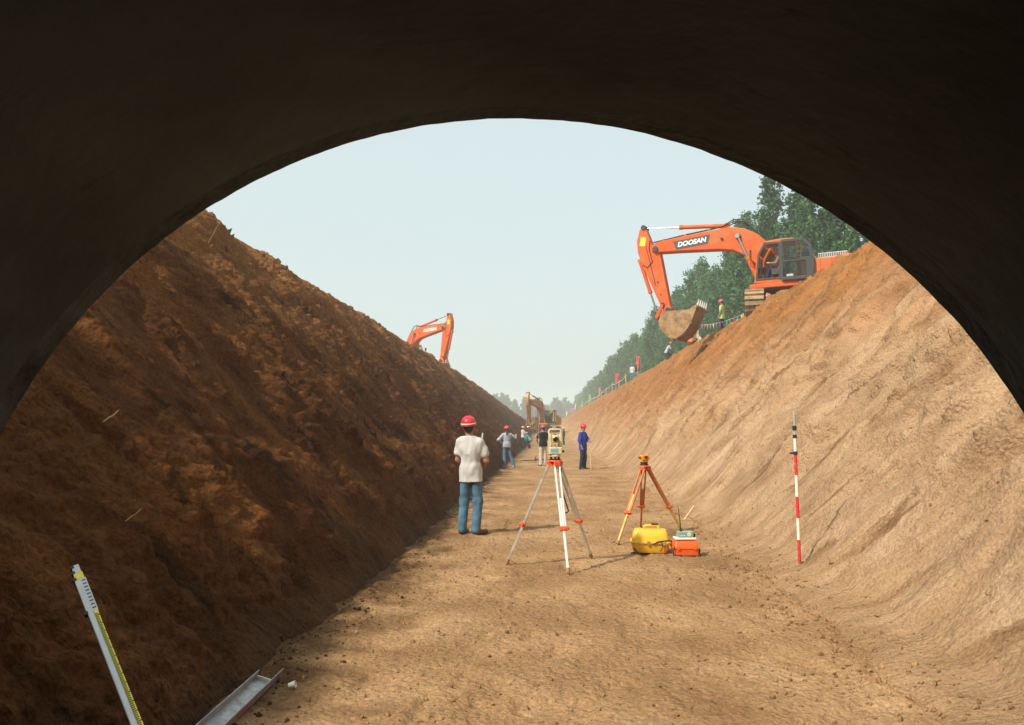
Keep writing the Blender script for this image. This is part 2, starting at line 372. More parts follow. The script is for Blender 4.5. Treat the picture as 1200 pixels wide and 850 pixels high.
def gz(x, y):
    i = int(np.clip(np.searchsorted(Y, y) - 1, 0, NY - 2)); t = (y - Y[i]) / (Y[i + 1] - Y[i])
    def at(r):
        o = np.argsort(r[:, 0], kind='stable'); return np.interp(x, r[o, 0], r[o, 2])
    return float(at(ROW[i]) * (1 - t) + at(ROW[i + 1]) * t)

# ------------------------------------------------------------------ haze
hz = MB().box((0, 540, 13), (1340, 1180, 30)).build("haze", None)
tag(hz, kind='stuff')
hm = bpy.data.materials.new("haze_air"); hm.use_nodes = True
for n in list(hm.node_tree.nodes):
    if n.type == 'BSDF_PRINCIPLED': hm.node_tree.nodes.remove(n)
pv = hm.node_tree.nodes.new("ShaderNodeVolumePrincipled"); pv.inputs["Density"].default_value = .0015
pv.inputs["Color"].default_value = (.90, .97, .97, 1); pv.inputs["Anisotropy"].default_value = .0
hm.node_tree.links.new(pv.outputs[0], hm.node_tree.nodes["Material Output"].inputs["Volume"])
hz.data.materials.append(hm)

# ------------------------------------------------------------------ concrete pipe
PCX, PCZ, PR0, PY1 = -.10, .945, 1.366, 1.9
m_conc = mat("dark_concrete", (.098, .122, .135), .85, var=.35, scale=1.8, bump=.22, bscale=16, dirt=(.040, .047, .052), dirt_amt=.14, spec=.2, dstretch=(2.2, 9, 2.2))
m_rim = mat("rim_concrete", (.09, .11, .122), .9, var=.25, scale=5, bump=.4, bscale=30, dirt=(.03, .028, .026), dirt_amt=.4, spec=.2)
pipe = thing("concrete_pipe", "dark round concrete pipe arching over the camera and framing the whole view", "pipe", (PCX, 0, PCZ))
def ring(name, m, y0, y1, ri, ro, nseg=420, ny=2, chip=0.0):
    a = np.linspace(0, 2 * np.pi, nseg, endpoint=False); prof = []
    for y in np.linspace(y0, y1, ny): prof.append((ri, y))
    for y in np.linspace(y1, y0, 2): prof.append((ro, y))
    V = []; 
    for k, (r, y) in enumerate(prof):
        rr = r + (chip * (fbm2(a * 22, np.full_like(a, y * 6), 7, 4, .65) - .5) if r == ri else 0)
        V.append(np.stack([rr * np.cos(a), np.full_like(a, y), rr * np.sin(a)], -1))
    V = np.concatenate(V); n = len(prof); F = []
    for i in range(n):
        j = (i + 1) % n; k = np.arange(nseg); k2 = (k + 1) % nseg
        F.append(np.stack([i * nseg + k, j * nseg + k, j * nseg + k2, i * nseg + k2], -1))
    return link(name, npmesh(name, V, np.concatenate(F)), m, pipe, smooth=40)
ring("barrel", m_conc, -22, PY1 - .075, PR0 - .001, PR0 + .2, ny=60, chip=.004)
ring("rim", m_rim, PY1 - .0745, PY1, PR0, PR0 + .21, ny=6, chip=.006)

# ------------------------------------------------------------------ trees
def leaf_mat(name, c0, c1):
    m = bpy.data.materials.new(name); m.use_nodes = True; t = m.node_tree; N = t.nodes; L = t.links; p = N["Principled BSDF"]
    g = N.new("ShaderNodeNewGeometry"); oi = N.new("ShaderNodeObjectInfo")
    n = N.new("ShaderNodeTexNoise"); n.inputs["Scale"].default_value = 1.4; n.inputs["Detail"].default_value = 4
    L.new(g.outputs["Position"], n.inputs["Vector"])
    a = N.new("ShaderNodeMath"); a.operation = 'ADD'; L.new(n.outputs["Fac"], a.inputs[0])
    b = N.new("ShaderNodeMath"); b.operation = 'MULTIPLY_ADD'; L.new(oi.outputs["Random"], b.inputs[0]); b.inputs[1].default_value = .3; b.inputs[2].default_value = -.15
    L.new(b.outputs[0], a.inputs[1])
    r = N.new("ShaderNodeValToRGB"); e = r.color_ramp.elements; e[0].position = .3; e[1].position = .7
    e[0].color = (*c0, 1); e[1].color = (*c1, 1); L.new(a.outputs[0], r.inputs[0]); L.new(r.outputs[0], p.inputs["Base Color"])
    p.inputs["Roughness"].default_value = .55; p.inputs["Specular IOR Level"].default_value = .3
    tr = N.new("ShaderNodeBsdfTranslucent"); L.new(r.outputs[0], tr.inputs[0]); mx = N.new("ShaderNodeMixShader"); mx.inputs[0].default_value = .4
    L.new(p.outputs[0], mx.inputs[1]); L.new(tr.outputs[0], mx.inputs[2]); L.new(mx.outputs[0], N["Material Output"].inputs["Surface"])
    return m
m_leaf = leaf_mat("poplar_leaves", (.030, .095, .040), (.105, .240, .082))
m_bark = mat("poplar_bark", (.22, .20, .16), .9, var=.3, scale=5, bump=.5)
def poplar_meshes(seed, H, wide, nleaf, ls):
    q = np.random.RandomState(seed); mb = MB()
    mb.tube([(0, 0, -.3), (.03, .02, H * .3), (-.04, .03, H * .65), (0, 0, H * .96)], [.14, .11, .065, .012], 8)
    tips = []
    nb = 46
    for i in range(nb):
        z = H * (.05 + .90 * (i + q.rand()) / nb); az = i * 2.4 + q.rand() * .8
        f = z / H; L_ = wide * (1.35 * (1 - f) ** .7 * min(1, .5 + f * 2.5)) * (.45 + .8 * q.rand()) + .16
        rise = L_ * (.9 + .8 * q.rand())
        a = Vector((0, 0, z)); m1 = a + Vector((math.cos(az) * L_ * .6, math.sin(az) * L_ * .6, rise * .4)); b = a + Vector((math.cos(az) * L_, math.sin(az) * L_, rise))
        mb.tube([a, m1, b], [.035 * (1.2 - f), .02 * (1.2 - f) + .004, .004], 5); tips.append((a, m1, b, L_))
    tips.append((Vector((0, 0, H * .8)), Vector((0, 0, H * .92)), Vector((.04, 0, H)), .35))
    tm = bpy.data.meshes.new("trunk"); tm.from_pydata(mb.v, [], mb.f); tm.update(); tm.materials.append(m_bark)
    C = []
    wts = np.array([t[3] + .25 for t in tips]); wts /= wts.sum()
    cl = []                                             # leaf clumps along every branch
    for t, wv in zip(tips, wts):
        for _ in range(max(2, int(wv * 330))):
            k = q.rand() ** .7; p = t[0].lerp(t[1], k * 2) if k < .5 else t[1].lerp(t[2], k * 2 - 1)
            cl.append((np.array(p) + q.randn(3) * .09, .10 + .20 * q.rand()))
    per = nleaf // len(cl)
    for c, r in cl:
        C.append(c + q.randn(per, 3) * r * np.array([.75, .75, 1.0]))
    C = np.concatenate(C); n = len(C)
    d1 = q.randn(n, 3); d1 /= np.linalg.norm(d1, axis=1)[:, None]; d2 = np.cross(d1, q.randn(n, 3)); d2 /= np.linalg.norm(d2, axis=1)[:, None]
    sz = (ls * (.6 + .8 * q.rand(n)))[:, None]
    V = np.stack([C - d1 * sz * .6, C + d2 * sz * .42, C + d1 * sz * .6, C - d2 * sz * .42], 1).reshape(-1, 3)
    V[:, 2] = np.maximum(V[:, 2], .05)
    lm = npmesh("crown", V, np.arange(n * 4).reshape(-1, 4)); lm.materials.append(m_leaf)
    return tm, lm
pop = [poplar_meshes(100 + i, 12.0, 1.30 + .25 * (i % 3), 10000, .17) for i in range(5)]
far_pop = [poplar_meshes(200 + i, 12.0, 1.7, 3500, .40) for i in range(3)]
def tree(name, lab, group, src, x, y, z, h, sq=1.0, cat="tree"):
    t = thing(name, lab, cat, (x, y, z), rng.random() * 6.28, group)
    k = h / 12.0; t.scale = (k * sq, k * sq, k)
    link("trunk", src[0], None, t); link("crown", src[1], None, t)
    return t
GR = "poplars in the row along the right bank"
y = 39.5; i = 0
while y < 385:
    x = 16 + rng.uniform(-.5, .5)
    px = x / y * 933
    h = rng.uniform(10.2, 13.0)
    lab = "green poplar in the hazy row receding along the top of the right bank"
    if px > 335: h = 9.4
    elif px > 296: h = 10.2
    elif px > 262 and px < 290 and i < 60: h = 12.9
    src = pop[i % 5] if y < 170 else far_pop[i % 3]
    tree("poplar_tree", lab, GR, src, x, y, gz(x, y) - .05, h, rng.uniform(.9, 1.15)); i += 1
    y += rng.uniform(2.7, 4.0) if y < 170 else rng.uniform(3.2, 4.6)
y = 41
while y < 200:
    x = 19.5 + rng.uniform(-.6, .6)
    tree("poplar_tree", "green poplar in the hazy row receding along the top of the right bank", GR, pop[(i * 3) % 5], x, y, gz(x, y) - .05, rng.uniform(7.0, 10.5), 1.15); i += 1
    y += rng.uniform(3.6, 5)
GF = "far trees beyond the end of the trench"
for k in range(46):
    x = -64 + k * 2.1 + rng.uniform(-.8, .8); y = rng.uniform(395, 425)
    tree("far_tree", "blue-grey hazy tree in the far line beyond the end of the trench", GF, far_pop[k % 3], x, y, gz(x, y) - .1, rng.uniform(8.5, 13.5) * (1.15 if x < -16 else 1), rng.uniform(1.0, 1.5))

# ------------------------------------------------------------------ bodies: smooth blended volumes turned into one surface
def surface_nets(F, org, h):
    ins = F < 0; nx, ny, nz = F.shape
    c = [(a, b, d) for a in (0, 1) for b in (0, 1) for d in (0, 1)]
    cnt = sum(ins[a:nx - 1 + a, b:ny - 1 + b, d:nz - 1 + d].astype(np.int8) for a, b, d in c)
    act = (cnt > 0) & (cnt < 8); I = np.argwhere(act); idx = -np.ones(act.shape, np.int64); idx[act] = np.arange(len(I))
    P = np.zeros((len(I), 3)); n = np.zeros(len(I))
    for i in range(8):
        for j in range(i + 1, 8):
            a, b = c[i], c[j]
            if sum(abs(p - q) for p, q in zip(a, b)) != 1: continue
            fa = F[I[:, 0] + a[0], I[:, 1] + a[1], I[:, 2] + a[2]]; fb = F[I[:, 0] + b[0], I[:, 1] + b[1], I[:, 2] + b[2]]
            m = (fa < 0) != (fb < 0); t = np.where(m, fa / np.where(m, fa - fb, 1), 0)[:, None]
            P += np.where(m[:, None], np.array(a) + t * (np.array(b) - np.array(a)), 0); n += m
    V = org + (I + P / n[:, None]) * h; Q = []
    for ax in range(3):
        sl0 = [slice(None)] * 3; sl1 = [slice(None)] * 3; sl0[ax] = slice(0, -1); sl1[ax] = slice(1, None)
        a = ins[tuple(sl0)]; b = ins[tuple(sl1)]; E = np.argwhere(a != b); u, v = (ax + 1) % 3, (ax + 2) % 3
        ok = (E[:, u] > 0) & (E[:, v] > 0) & (E[:, u] < F.shape[u] - 1) & (E[:, v] < F.shape[v] - 1); E = E[ok]
        def at(du, dv): e = E.copy(); e[:, u] -= du; e[:, v] -= dv; return idx[e[:, 0], e[:, 1], e[:, 2]]
        q = np.stack([at(1, 1), at(0, 1), at(0, 0), at(1, 0)], 1); fl = ~a[tuple(E.T)]
        q[fl] = q[fl][:, ::-1]; Q.append(q)
    return V, np.concatenate(Q)
def cap(a, b, ra, rb=None, k=.03, sq=None): return (np.array(a, float), np.array(b, float), ra, ra if rb is None else rb, k, sq)
def blob(name, prims, h, m, parent, cuts=(), noise=0, nscale=14, nst=(1, 1, 1), seed=0):
    lo = np.min([np.minimum(p[0], p[1]) - max(p[2], p[3]) for p in prims], 0) - 3 * h - noise
    hi = np.max([np.maximum(p[0], p[1]) + max(p[2], p[3]) for p in prims], 0) + 3 * h + noise
    n = np.ceil((hi - lo) / h).astype(int) + 1; F = np.full(n, .25, np.float32)
    ax = [lo[i] + h * np.arange(n[i]) for i in range(3)]
    for a, b, ra, rb, k, sq in prims:
        r = max(ra, rb); s0 = np.maximum(np.floor((np.minimum(a, b) - r - k - .03 - lo) / h).astype(int), 0); s1 = np.minimum(np.ceil((np.maximum(a, b) + r + k + .03 - lo) / h).astype(int) + 1, n)
        sl = tuple(slice(s0[i], s1[i]) for i in range(3))
        X = np.stack(np.meshgrid(ax[0][sl[0]], ax[1][sl[1]], ax[2][sl[2]], indexing='ij'), -1)
        A, B = a.copy(), b.copy(); mn = 1.0
        if sq is not None:
            nv = np.array(sq[0], float); nv /= np.linalg.norm(nv); f = sq[1]
            X = X + (1 / f - 1) * ((X - a) @ nv)[..., None] * nv; B = B + (1 / f - 1) * ((B - a) @ nv) * nv; mn = min(1, f)
        ab = B - A; L2 = ab @ ab
        t = np.clip(((X - A) @ ab) / L2, 0, 1) if L2 > 1e-9 else np.zeros(X.shape[:-1])
        d = (np.linalg.norm(X - A - t[..., None] * ab, axis=-1) - (ra + (rb - ra) * t)) * (mn ** .5)
        G = F[sl]; q = np.maximum(k - np.abs(G - d), 0) / k
        F[sl] = np.minimum(G, d) - q * q * k * .25
    if noise or cuts:
        X = np.stack(np.meshgrid(*ax, indexing='ij'), -1)
    if noise:
        x, y_, z = (X[..., i] * nscale * nst[i] for i in range(3))
        wv = vn3(x, y_, z, seed) * .65 + vn3(x * 2.1, y_ * 2.1, z * 2.1, seed + 5) * .35
        F += noise * (billow(wv) * 2 - .8)
    for cp, cn in cuts:                                  # keep what lies behind each plane
        cn = np.array(cn, float); cn /= np.linalg.norm(cn); F = np.maximum(F, ((X - np.array(cp)) @ cn).astype(np.float32))
    V, Q = surface_nets(F, lo, h)
    return link(name, npmesh(name, V, Q), m, parent, smooth=180)

m_skin = mat("skin", (.33, .17, .10), .55, var=.08, scale=20)
m_hair = mat("black_hair", (.012, .010, .009), .6, var=.3, scale=60)
m_eye = mat("eye_dark", (.03, .02, .015), .2, var=0)
m_mouth = mat("lips", (.26, .09, .07), .5, var=0)
def cloth(name, col, rough=.9, var=.18, sc=18): return mat(name, col, rough, var=var, scale=sc, bump=.25, bscale=160, spec=.15)
m_red_h = mat("red_helmet_plastic", (.62, .018, .030), .32, var=.06, scale=8, dirt=(.40, .05, .04), dirt_amt=.2)
m_pink_h = mat("faded_red_helmet_plastic", (.68, .06, .09), .4, var=.08, scale=8)
m_yel_h = mat("yellow_helmet_plastic", (.75, .42, .02), .35, var=.06, scale=8)
m_white = mat("white_paint", (.75, .75, .73), .4, var=.05, scale=9)

def person(label, loc, rz, h=1.72, J={}, shirt=None, trousers=None, shoes=None, helmet=None, hair=None, vox=.012, sleeve='short', look=(0, 1, -.05), hands=None, band=False, hat_kind='helmet', wide=1.0, group=None, curl=.5, hem=.0, ponytail=False, collar=None):
    t = thing("person", label, "person", loc, rz, group); k = h / 1.72; t.scale = (k, k, k)
    P = dict(pel=(0, 0, .93), che=(0, .01, 1.27), nec=(0, -.01, 1.45), hea=(0, .03, 1.595),
             hl=(-.09, 0, .92), hr=(.09, 0, .92), kl=(-.10, .03, .49), kr=(.10, .03, .49), al=(-.115, -.02, .085), ar=(.115, -.02, .085),
             tl=(-.14, .13, .035), tr=(.14, .13, .035),
             sl=(-.165 * wide, -.01, 1.385), sr=(.165 * wide, -.01, 1.385), el=(-.235 * wide, -.03, 1.13), er=(.235 * wide, -.03, 1.13), wl=(-.235, .07, .89), wr=(.235, .07, .89))
    P.update(J); P = {a: np.array(b, float) for a, b in P.items()}
    look = np.array(look, float); look /= np.linalg.norm(look)
    up = P['hea'] - P['nec']; up /= np.linalg.norm(up); up = up - look * (up @ look) * .8; up /= np.linalg.norm(up)
    look = look - up * (look @ up); look /= np.linalg.norm(look); rt = np.cross(look, up)
    H = P['hea']
    tor = P['nec'] - P['pel']; tor /= np.linalg.norm(tor); sh = P['sr'] - P['sl']; sh /= np.linalg.norm(sh)
    fw = np.cross(tor, sh); fw = fw / np.linalg.norm(fw)                       # chest front
    hp = P['hr'] - P['hl']; hp /= np.linalg.norm(hp)
    w_ = wide
    def torso(e=0.0):
        sq = (fw, .78)
        mid = P['pel'] * .45 + P['che'] * .55
        return [cap(P['pel'] - hp * .065, P['pel'] + hp * .065, .090 * w_ + e, k=.06, sq=sq), cap(P['pel'] * .8 + P['che'] * .2, mid, .105 * w_ + e, .108 * w_ + e, .08, sq),
                cap(P['che'] - sh * .062 * w_, P['che'] + sh * .062 * w_, .100 + e, k=.08, sq=sq), cap(mid, P['che'], .108 * w_ + e, k=.06, sq=sq),
                cap(P['sl'] * .8 + P['sr'] * .2, P['sr'] * .8 + P['sl'] * .2, .050 + e, k=.08), cap(P['che'], P['nec'] * .85 + P['che'] * .15, .10 + e, .065 + e, .06, sq)]
    arms = lambda sd, e0, e1, upto=1.0: [cap(P['s' + sd], P['s' + sd] + (P['e' + sd] - P['s' + sd]) * min(1, upto * 2 if upto < .5 else 1), .05 + e0, .041 + e1, .04)] + ([cap(P['e' + sd], P['e' + sd] + (P['w' + sd] - P['e' + sd]) * (upto - .5) * 2, .041 + e1, .028 + e1, .03)] if upto > .5 else [])
    sk = torso() + [cap(P['nec'] - up * .05, H - up * .05, .054, .052, .03)]
    sk += [cap(H + up * .01 - look * .018, H + up * .045 - look * .012, .083, .082, .03, (rt, .90)), cap(H - up * .05 + look * .02, H - up * .075 + look * .042, .058, .040, .05, (rt, .92)), cap(H + look * .04, H + look * .035 - up * .02, .052, k=.04)]
    sk += [cap(H + look * .085 + up * .012, H + look * .104 - up * .022, .008, .015, .012)]
    sk += [cap(H + rt * sx * .079 - look * .01 + up * .015, H + rt * sx * .080 - look * .012 - up * .02, .014, .010, .01) for sx in (-1, 1)]
    for sd, sx in (('l', -1), ('r', 1)):
        sk += arms(sd, 0, 0)
        wv = P['w' + sd]; d = wv - P['e' + sd]; d /= np.linalg.norm(d)
        hd = (hands or {}).get(sd); d = np.array(hd, float) / np.linalg.norm(hd) if hd is not None else d
        side = np.cross(d, rt); pn = fw * .3 - sh * sx; pn = pn - d * (pn @ d); pn /= np.linalg.norm(pn)   # palm faces the body
        sp = np.cross(d, pn)
        sk += [cap(wv + d * .012, wv + d * .075, .031, .034, .02, (pn, .5))]
        for i, L_ in enumerate((.070, .080, .075, .058)):
            b0 = wv + d * .08 + sp * (i - 1.5) * .019; b1 = b0 + (d * (1 - curl * .4) + pn * curl * .5) * L_ * .5; b2 = b1 + (d * (1 - curl) + pn * curl * 1.2) * L_ * .5
            sk += [cap(b0, b1, .0095, .0088, .006), cap(b1, b2, .0088, .0075, .004)]
        th = wv + d * .03 - sp * .03
        sk += [cap(th, th + (d * .8 - sp * .5 + pn * .35) * .038, .012, .010, .012), cap(th + (d * .8 - sp * .5 + pn * .35) * .038, th + (d * 1.7 - sp * .5 + pn * .8) * .036, .010, .008, .004)]
        sk += [cap(P['h' + sd], P['k' + sd], .070, .054, .04), cap(P['k' + sd], P['a' + sd], .054, .037, .03), cap(P['a' + sd] - up * .02, P['t' + sd], .036, .028, .03)]
    blob("body", sk, vox, m_skin, t)
    # face
    for sx in (-1, 1):
        c = H + rt * sx * .032 + look * .083 + up * .018
        MB().lathe([(.001, -.011), (.009, -.006), (.0115, 0), (.009, .006), (.001, .011)], 10, c).build("eye", m_eye, t, smooth=180)
    c = H + look * .088 - up * .058
    MB().bar(c - rt * .022, c + rt * .022, .012, .012).build("mouth", m_mouth, t, bevel=.004)
    # clothes
    upto = {'short': .30, 'long': .97, 'half': .5, 'rolled': .72}[sleeve]
    st = torso(.016) + arms('l', .012, .024, upto) + arms('r', .012, .024, upto)
    low = (P['hl'] + P['hr']) / 2 - tor * (.09 + hem)
    st += [cap(P['pel'] + tor * .06 - hp * .05, low - hp * .062, .112 * w_, .120 * w_, .05, (fw, 1.0)), cap(P['pel'] + tor * .06 + hp * .05, low + hp * .062, .112 * w_, .120 * w_, .05, (fw, 1.0))]
    up0 = P['nec'] + tor * .035
    blob("shirt", st, vox, shirt, t, cuts=[(P['pel'] - tor * (.085 + hem), -tor), (P['nec'] + tor * .02 + fw * .0, tor)], noise=.015, nscale=7.5, nst=(1.2, 1.2, .6), seed=rng.randrange(99))
    tr = [cap(P['pel'] - hp * .05, P['pel'] + hp * .05, .090 * w_, k=.04, sq=(fw, .80))]
    for sd in 'lr':
        tr += [cap(P['h' + sd] * .68 + (P['hl'] + P['hr']) * .085 + P['k' + sd] * .15, P['k' + sd], .084, .070, .04), cap(P['k' + sd], P['a' + sd] - np.array((0, .005, .012)), .072, .066, .04)]
    blob("trousers", tr, vox, trousers, t, cuts=[(P['pel'] + tor * .09, tor)], noise=.007, nscale=8, nst=(1, 1, .9), seed=rng.randrange(99))
    for sd in 'lr':
        a, b = P['a' + sd], P['t' + sd]; f = b - a; f[2] = 0; f /= max(1e-6, np.linalg.norm(f))
        z0 = min(a[2] - .085, b[2] - .035)
        heel = np.array((a[0], a[1], a[2] - .047)) - f * .035; toe = b + f * .025
        blob("shoe", [cap(heel, toe, .040, .036, .02, ((0, 0, 1), .95)), cap(a - np.array((0, 0, .01)), a - np.array((0, 0, .04)) + f * .05, .044, .042, .03)], min(vox, .01), shoes, t, cuts=[((heel[0], heel[1], z0 + .004), (0, 0, -1))] if abs(a[2] - .085) < .02 else ())
    if hair is not None or True:
        blob("hair", [cap(H + up * .03 - look * .03, H + up * .02 - look * .035, .086, .088, .02, (rt, .93)), cap(H - up * .03 - look * .055, H - look * .06, .045, .05, .03)], vox, hair or m_hair, t, noise=.003, nscale=50)
    if ponytail:
        MB().tube([H - look * .09 + up * .02, H - look * .14 - up * .04, H - look * .13 - up * .17, H - look * .11 - up * .27], [.02, .035, .03, .008], 10).build("ponytail", m_hair, t, smooth=180)
    M = Matrix((Vector(rt), Vector(look), Vector(up))).transposed()
    if helmet is not None:
        c = Vector(H + up * .045 - look * .012)
        if hat_kind == 'helmet':
            prof = [(.114, -.008), (.116, .0), (.114, .035), (.103, .075), (.082, .106), (.05, .125), (.02, .132), (.001, .133)]
            mb = MB().lathe(prof, 28, c, M, 1.14)
            mb.lathe([(.121, -.008), (.124, -.004), (.121, .0), (.112, .006)], 28, c + Vector(look) * .018, M, 1.24)
            for a in (-.03, 0, .03):
                mb.tube([c + M @ Vector((a, y_, z_)) for y_, z_ in ((.122, .045), (.085, .103), (.0, .135), (-.085, .103), (-.122, .045))], .009, 6)
            ho = mb.build("helmet", helmet, t, smooth=50)
            if band:
                MB().lathe([(.1158, .016), (.1170, .022), (.1160, .030), (.113, .033)], 28, c, M, 1.14).build("reflective_band", m_white, ho, smooth=50)
        else:
            mb = MB().lathe([(.104, -.005), (.106, .03), (.098, .07), (.07, .10), (.03, .115), (.001, .117)], 20, c, M, 1.12)
            mb.lathe([(.10, 0), (.102, .004), (.09, .008), (.001, .009)], 16, c + Vector(look) * .075, M, .9)
            mb.build("cap", helmet, t, smooth=50)
    if collar is not None:
        c = Vector(P['nec'] + tor * .01)
        MB().lathe([(.066, -.02), (.075, .0), (.066, .025), (.058, .02)], 16, c, Matrix((Vector(sh), Vector(fw), Vector(tor))).transposed()).build("collar", collar, t, smooth=60)
    return t

m_tee = cloth("white_cotton", (.50, .49, .465), var=.04)
m_jean = cloth("blue_denim", (.075, .155, .22), var=.35, sc=9)
m_navy = cloth("navy_cloth", (.016, .024, .052))
m_blue = cloth("blue_work_cloth", (.022, .045, .30))
m_grey_c = cloth("grey_cloth", (.33, .36, .42))
m_black_c = cloth("black_cloth", (.014, .013, .015))
m_lime = cloth("pale_green_cotton", (.42, .50, .16))
m_shoe_d = mat("maroon_shoe", (.10, .022, .022), .5, var=.2, scale=20)
m_shoe_k = mat("black_shoe", (.02, .018, .016), .6, dirt=(.20, .13, .07), dirt_amt=.5)
m_shoe_w = mat("pale_shoe", (.60, .60, .60), .6)
m_teal_c = cloth("teal_cloth", (.06, .30, .25))
m_orange_c = cloth("orange_cloth", (.60, .16, .03))
m_beige = cloth("beige_cloth", (.50, .44, .34))

def stand(x, y, dz=0): return (x, y, gz(x, y) + dz)
# man in the white T-shirt, back to the camera
person("man in white T-shirt, blue jeans and red helmet standing with his back to the camera", stand(-1.135, 12.0), R(-16), 1.70,
       dict(sl=(-.170, -.02, 1.39), sr=(.170, .0, 1.37), el=(-.215, .02, 1.11), er=(.235, .05, 1.10), wl=(-.10, .20, 1.06), wr=(.13, .24, 1.02),
            kl=(-.115, .03, .49), kr=(.10, .05, .49), al=(-.125, -.02, .085), ar=(.10, -.02, .085), tl=(-.12, .12, .035), tr=(.19, .10, .035), pel=(.0, .005, .93), che=(.0, -.01, 1.27), nec=(-.01, -.03, 1.455), hea=(-.03, -.01, 1.60)),
       m_tee, m_jean, m_shoe_d, m_red_h, vox=.009, look=(-.35, .9, .22), band=True, hem=.06, wide=.93)
# woman by the left bank
person("woman with ponytail, grey jacket and jeans, one hand on hip, by the left bank", stand(-1.60, 32.4), R(8), 1.62,
       dict(el=(-.36, -.06, 1.16), wl=(-.17, .06, 1.00), er=(.38, .06, 1.25), wr=(.30, .25, 1.33), kl=(-.10, .02, .49), kr=(.17, .06, .49), al=(-.08, -.02, .085), ar=(.30, .0, .085), tl=(-.10, .12, .035), tr=(.36, .10, .035)),
       m_grey_c, m_jean, m_shoe_w, m_pink_h, vox=.013, sleeve='long', ponytail=True, look=(.1, 1, -.15))
person("worker in white shirt and yellow helmet standing far down the trench by the left bank", stand(-1.86, 63.4), R(-60), 1.7,
       dict(er=(.24, .12, 1.2), wr=(.12, .34, 1.25), el=(-.25, .12, 1.2), wl=(-.10, .34, 1.22)), m_tee, m_navy, m_shoe_k, m_yel_h, vox=.018, sleeve='long')
person("worker in teal clothes and yellow helmet bending down far along the left bank", stand(-1.40, 65.5), R(70), 1.65,
       dict(pel=(0, -.12, .72), che=(0, .14, .98), nec=(0, .27, 1.10), hea=(0, .38, 1.18), hl=(-.09, -.12, .70), hr=(.09, -.12, .70), kl=(-.13, .16, .46), kr=(.13, .16, .46),
            sl=(-.17, .20, 1.06), sr=(.17, .20, 1.06), el=(-.2, .30, .80), er=(.2, .30, .80), wl=(-.08, .45, .62), wr=(.08, .45, .62)), m_teal_c, m_navy, m_shoe_k, m_yel_h, vox=.018, sleeve='long', look=(0, .9, -.5))
# behind the total station
person("worker in black shirt, beige trousers and red helmet half hidden behind the total station", stand(-.14, 34.8), R(20), 1.72,
       dict(el=(-.27, .06, 1.15), wl=(-.16, .28, 1.02), er=(.26, .06, 1.15), wr=(.14, .28, 1.02)), m_black_c, m_beige, m_shoe_k, m_red_h, vox=.013, look=(-.4, .8, -.2))
person("distant worker with yellow helmet and navy clothes at the foot of the right bank", stand(1.72, 79), R(100), 1.7, {}, m_navy, m_black_c, m_shoe_k, m_yel_h, vox=.018, sleeve='long')
# blue worker with the stick
person("worker in bright blue jacket, navy trousers and red helmet holding a tool shaft", stand(1.42, 31.2), R(-128), 1.72,
       dict(er=(.24, .02, 1.13), wr=(.22, .10, .88), el=(-.22, .10, 1.14), wl=(.0, .29, 1.08)), m_blue, m_navy, m_shoe_k, m_red_h, vox=.012, sleeve='rolled', hem=.10, look=(.35, .9, 0), collar=m_tee, curl=.8, hands={'l': (.35, .9, .1)})
# people on the right crest
GRC = None
person("man in pale green T-shirt and red helmet standing on the right crest near the digger", stand(8.95, 40.6), R(55), 1.72,
       dict(er=(.23, -.06, 1.13), wr=(.22, .03, .88)), m_lime, m_navy, m_shoe_k, m_pink_h, vox=.014, look=(.2, .9, -.5), hem=.08)
person("worker in white shirt squatting on the crest under the digger's bucket", stand(8.75, 46.2), R(80), 1.7,
       dict(pel=(0, -.12, .36), che=(0, .06, .66), nec=(0, .15, .82), hea=(0, .22, .95), hl=(-.09, -.12, .35), hr=(.09, -.12, .35), kl=(-.16, .28, .52), kr=(.16, .28, .52), al=(-.13, .06, .085), ar=(.13, .06, .085), tl=(-.15, .2, .035), tr=(.15, .2, .035),
            sl=(-.17, .10, .78), sr=(.17, .10, .78), el=(-.24, .32, .62), er=(.24, .32, .62), wl=(-.10, .48, .52), wr=(.10, .48, .52)), m_tee, m_navy, m_shoe_k, m_white, vox=.014, sleeve='long', look=(0, .9, -.4), hat_kind='cap')
person("worker in orange vest crouching beside the white-shirted squatting worker under the bucket", stand(8.72, 47.8), R(-70), 1.68,
       dict(pel=(0, -.12, .36), che=(0, .10, .62), nec=(0, .22, .74), hea=(0, .32, .84), hl=(-.09, -.12, .35), hr=(.09, -.12, .35), kl=(-.16, .28, .52), kr=(.16, .28, .52), al=(-.13, .06, .085), ar=(.13, .06, .085), tl=(-.15, .2, .035), tr=(.15, .2, .035),
            sl=(-.17, .16, .70), sr=(.17, .16, .70), el=(-.24, .36, .52), er=(.24, .36, .52), wl=(-.10, .50, .40), wr=(.10, .50, .40)), m_orange_c, m_black_c, m_shoe_k, None, vox=.014, look=(0, .9, -.5))
person("worker in grey shirt and red helmet leaning forward on the crest beside a yellow staff", stand(8.75, 57.5), R(-90), 1.72,
       dict(pel=(0, -.12, .66), che=(0, .04, .97), nec=(0, .13, 1.13), hea=(0, .22, 1.25), hl=(-.09, -.12, .65), hr=(.09, -.12, .65), kl=(-.13, .20, .48), kr=(.13, .20, .48),
            sl=(-.17, .08, 1.08), sr=(.17, .08, 1.08), el=(-.22, .24, .86), er=(.22, .24, .86), wl=(-.14, .40, .72), wr=(.14, .40, .72)), m_grey_c, m_navy, m_shoe_k, m_pink_h, vox=.015, look=(0, .95, -.3))
m_bluecap = cloth("blue_cap_cloth", (.10, .16, .50))
person("man in white shirt and blue cap standing on the far right crest by the flags", stand(8.62, 80), R(150), 1.72, {}, m_tee, m_jean, m_shoe_k, m_bluecap, vox=.018, sleeve='half', hat_kind='cap')
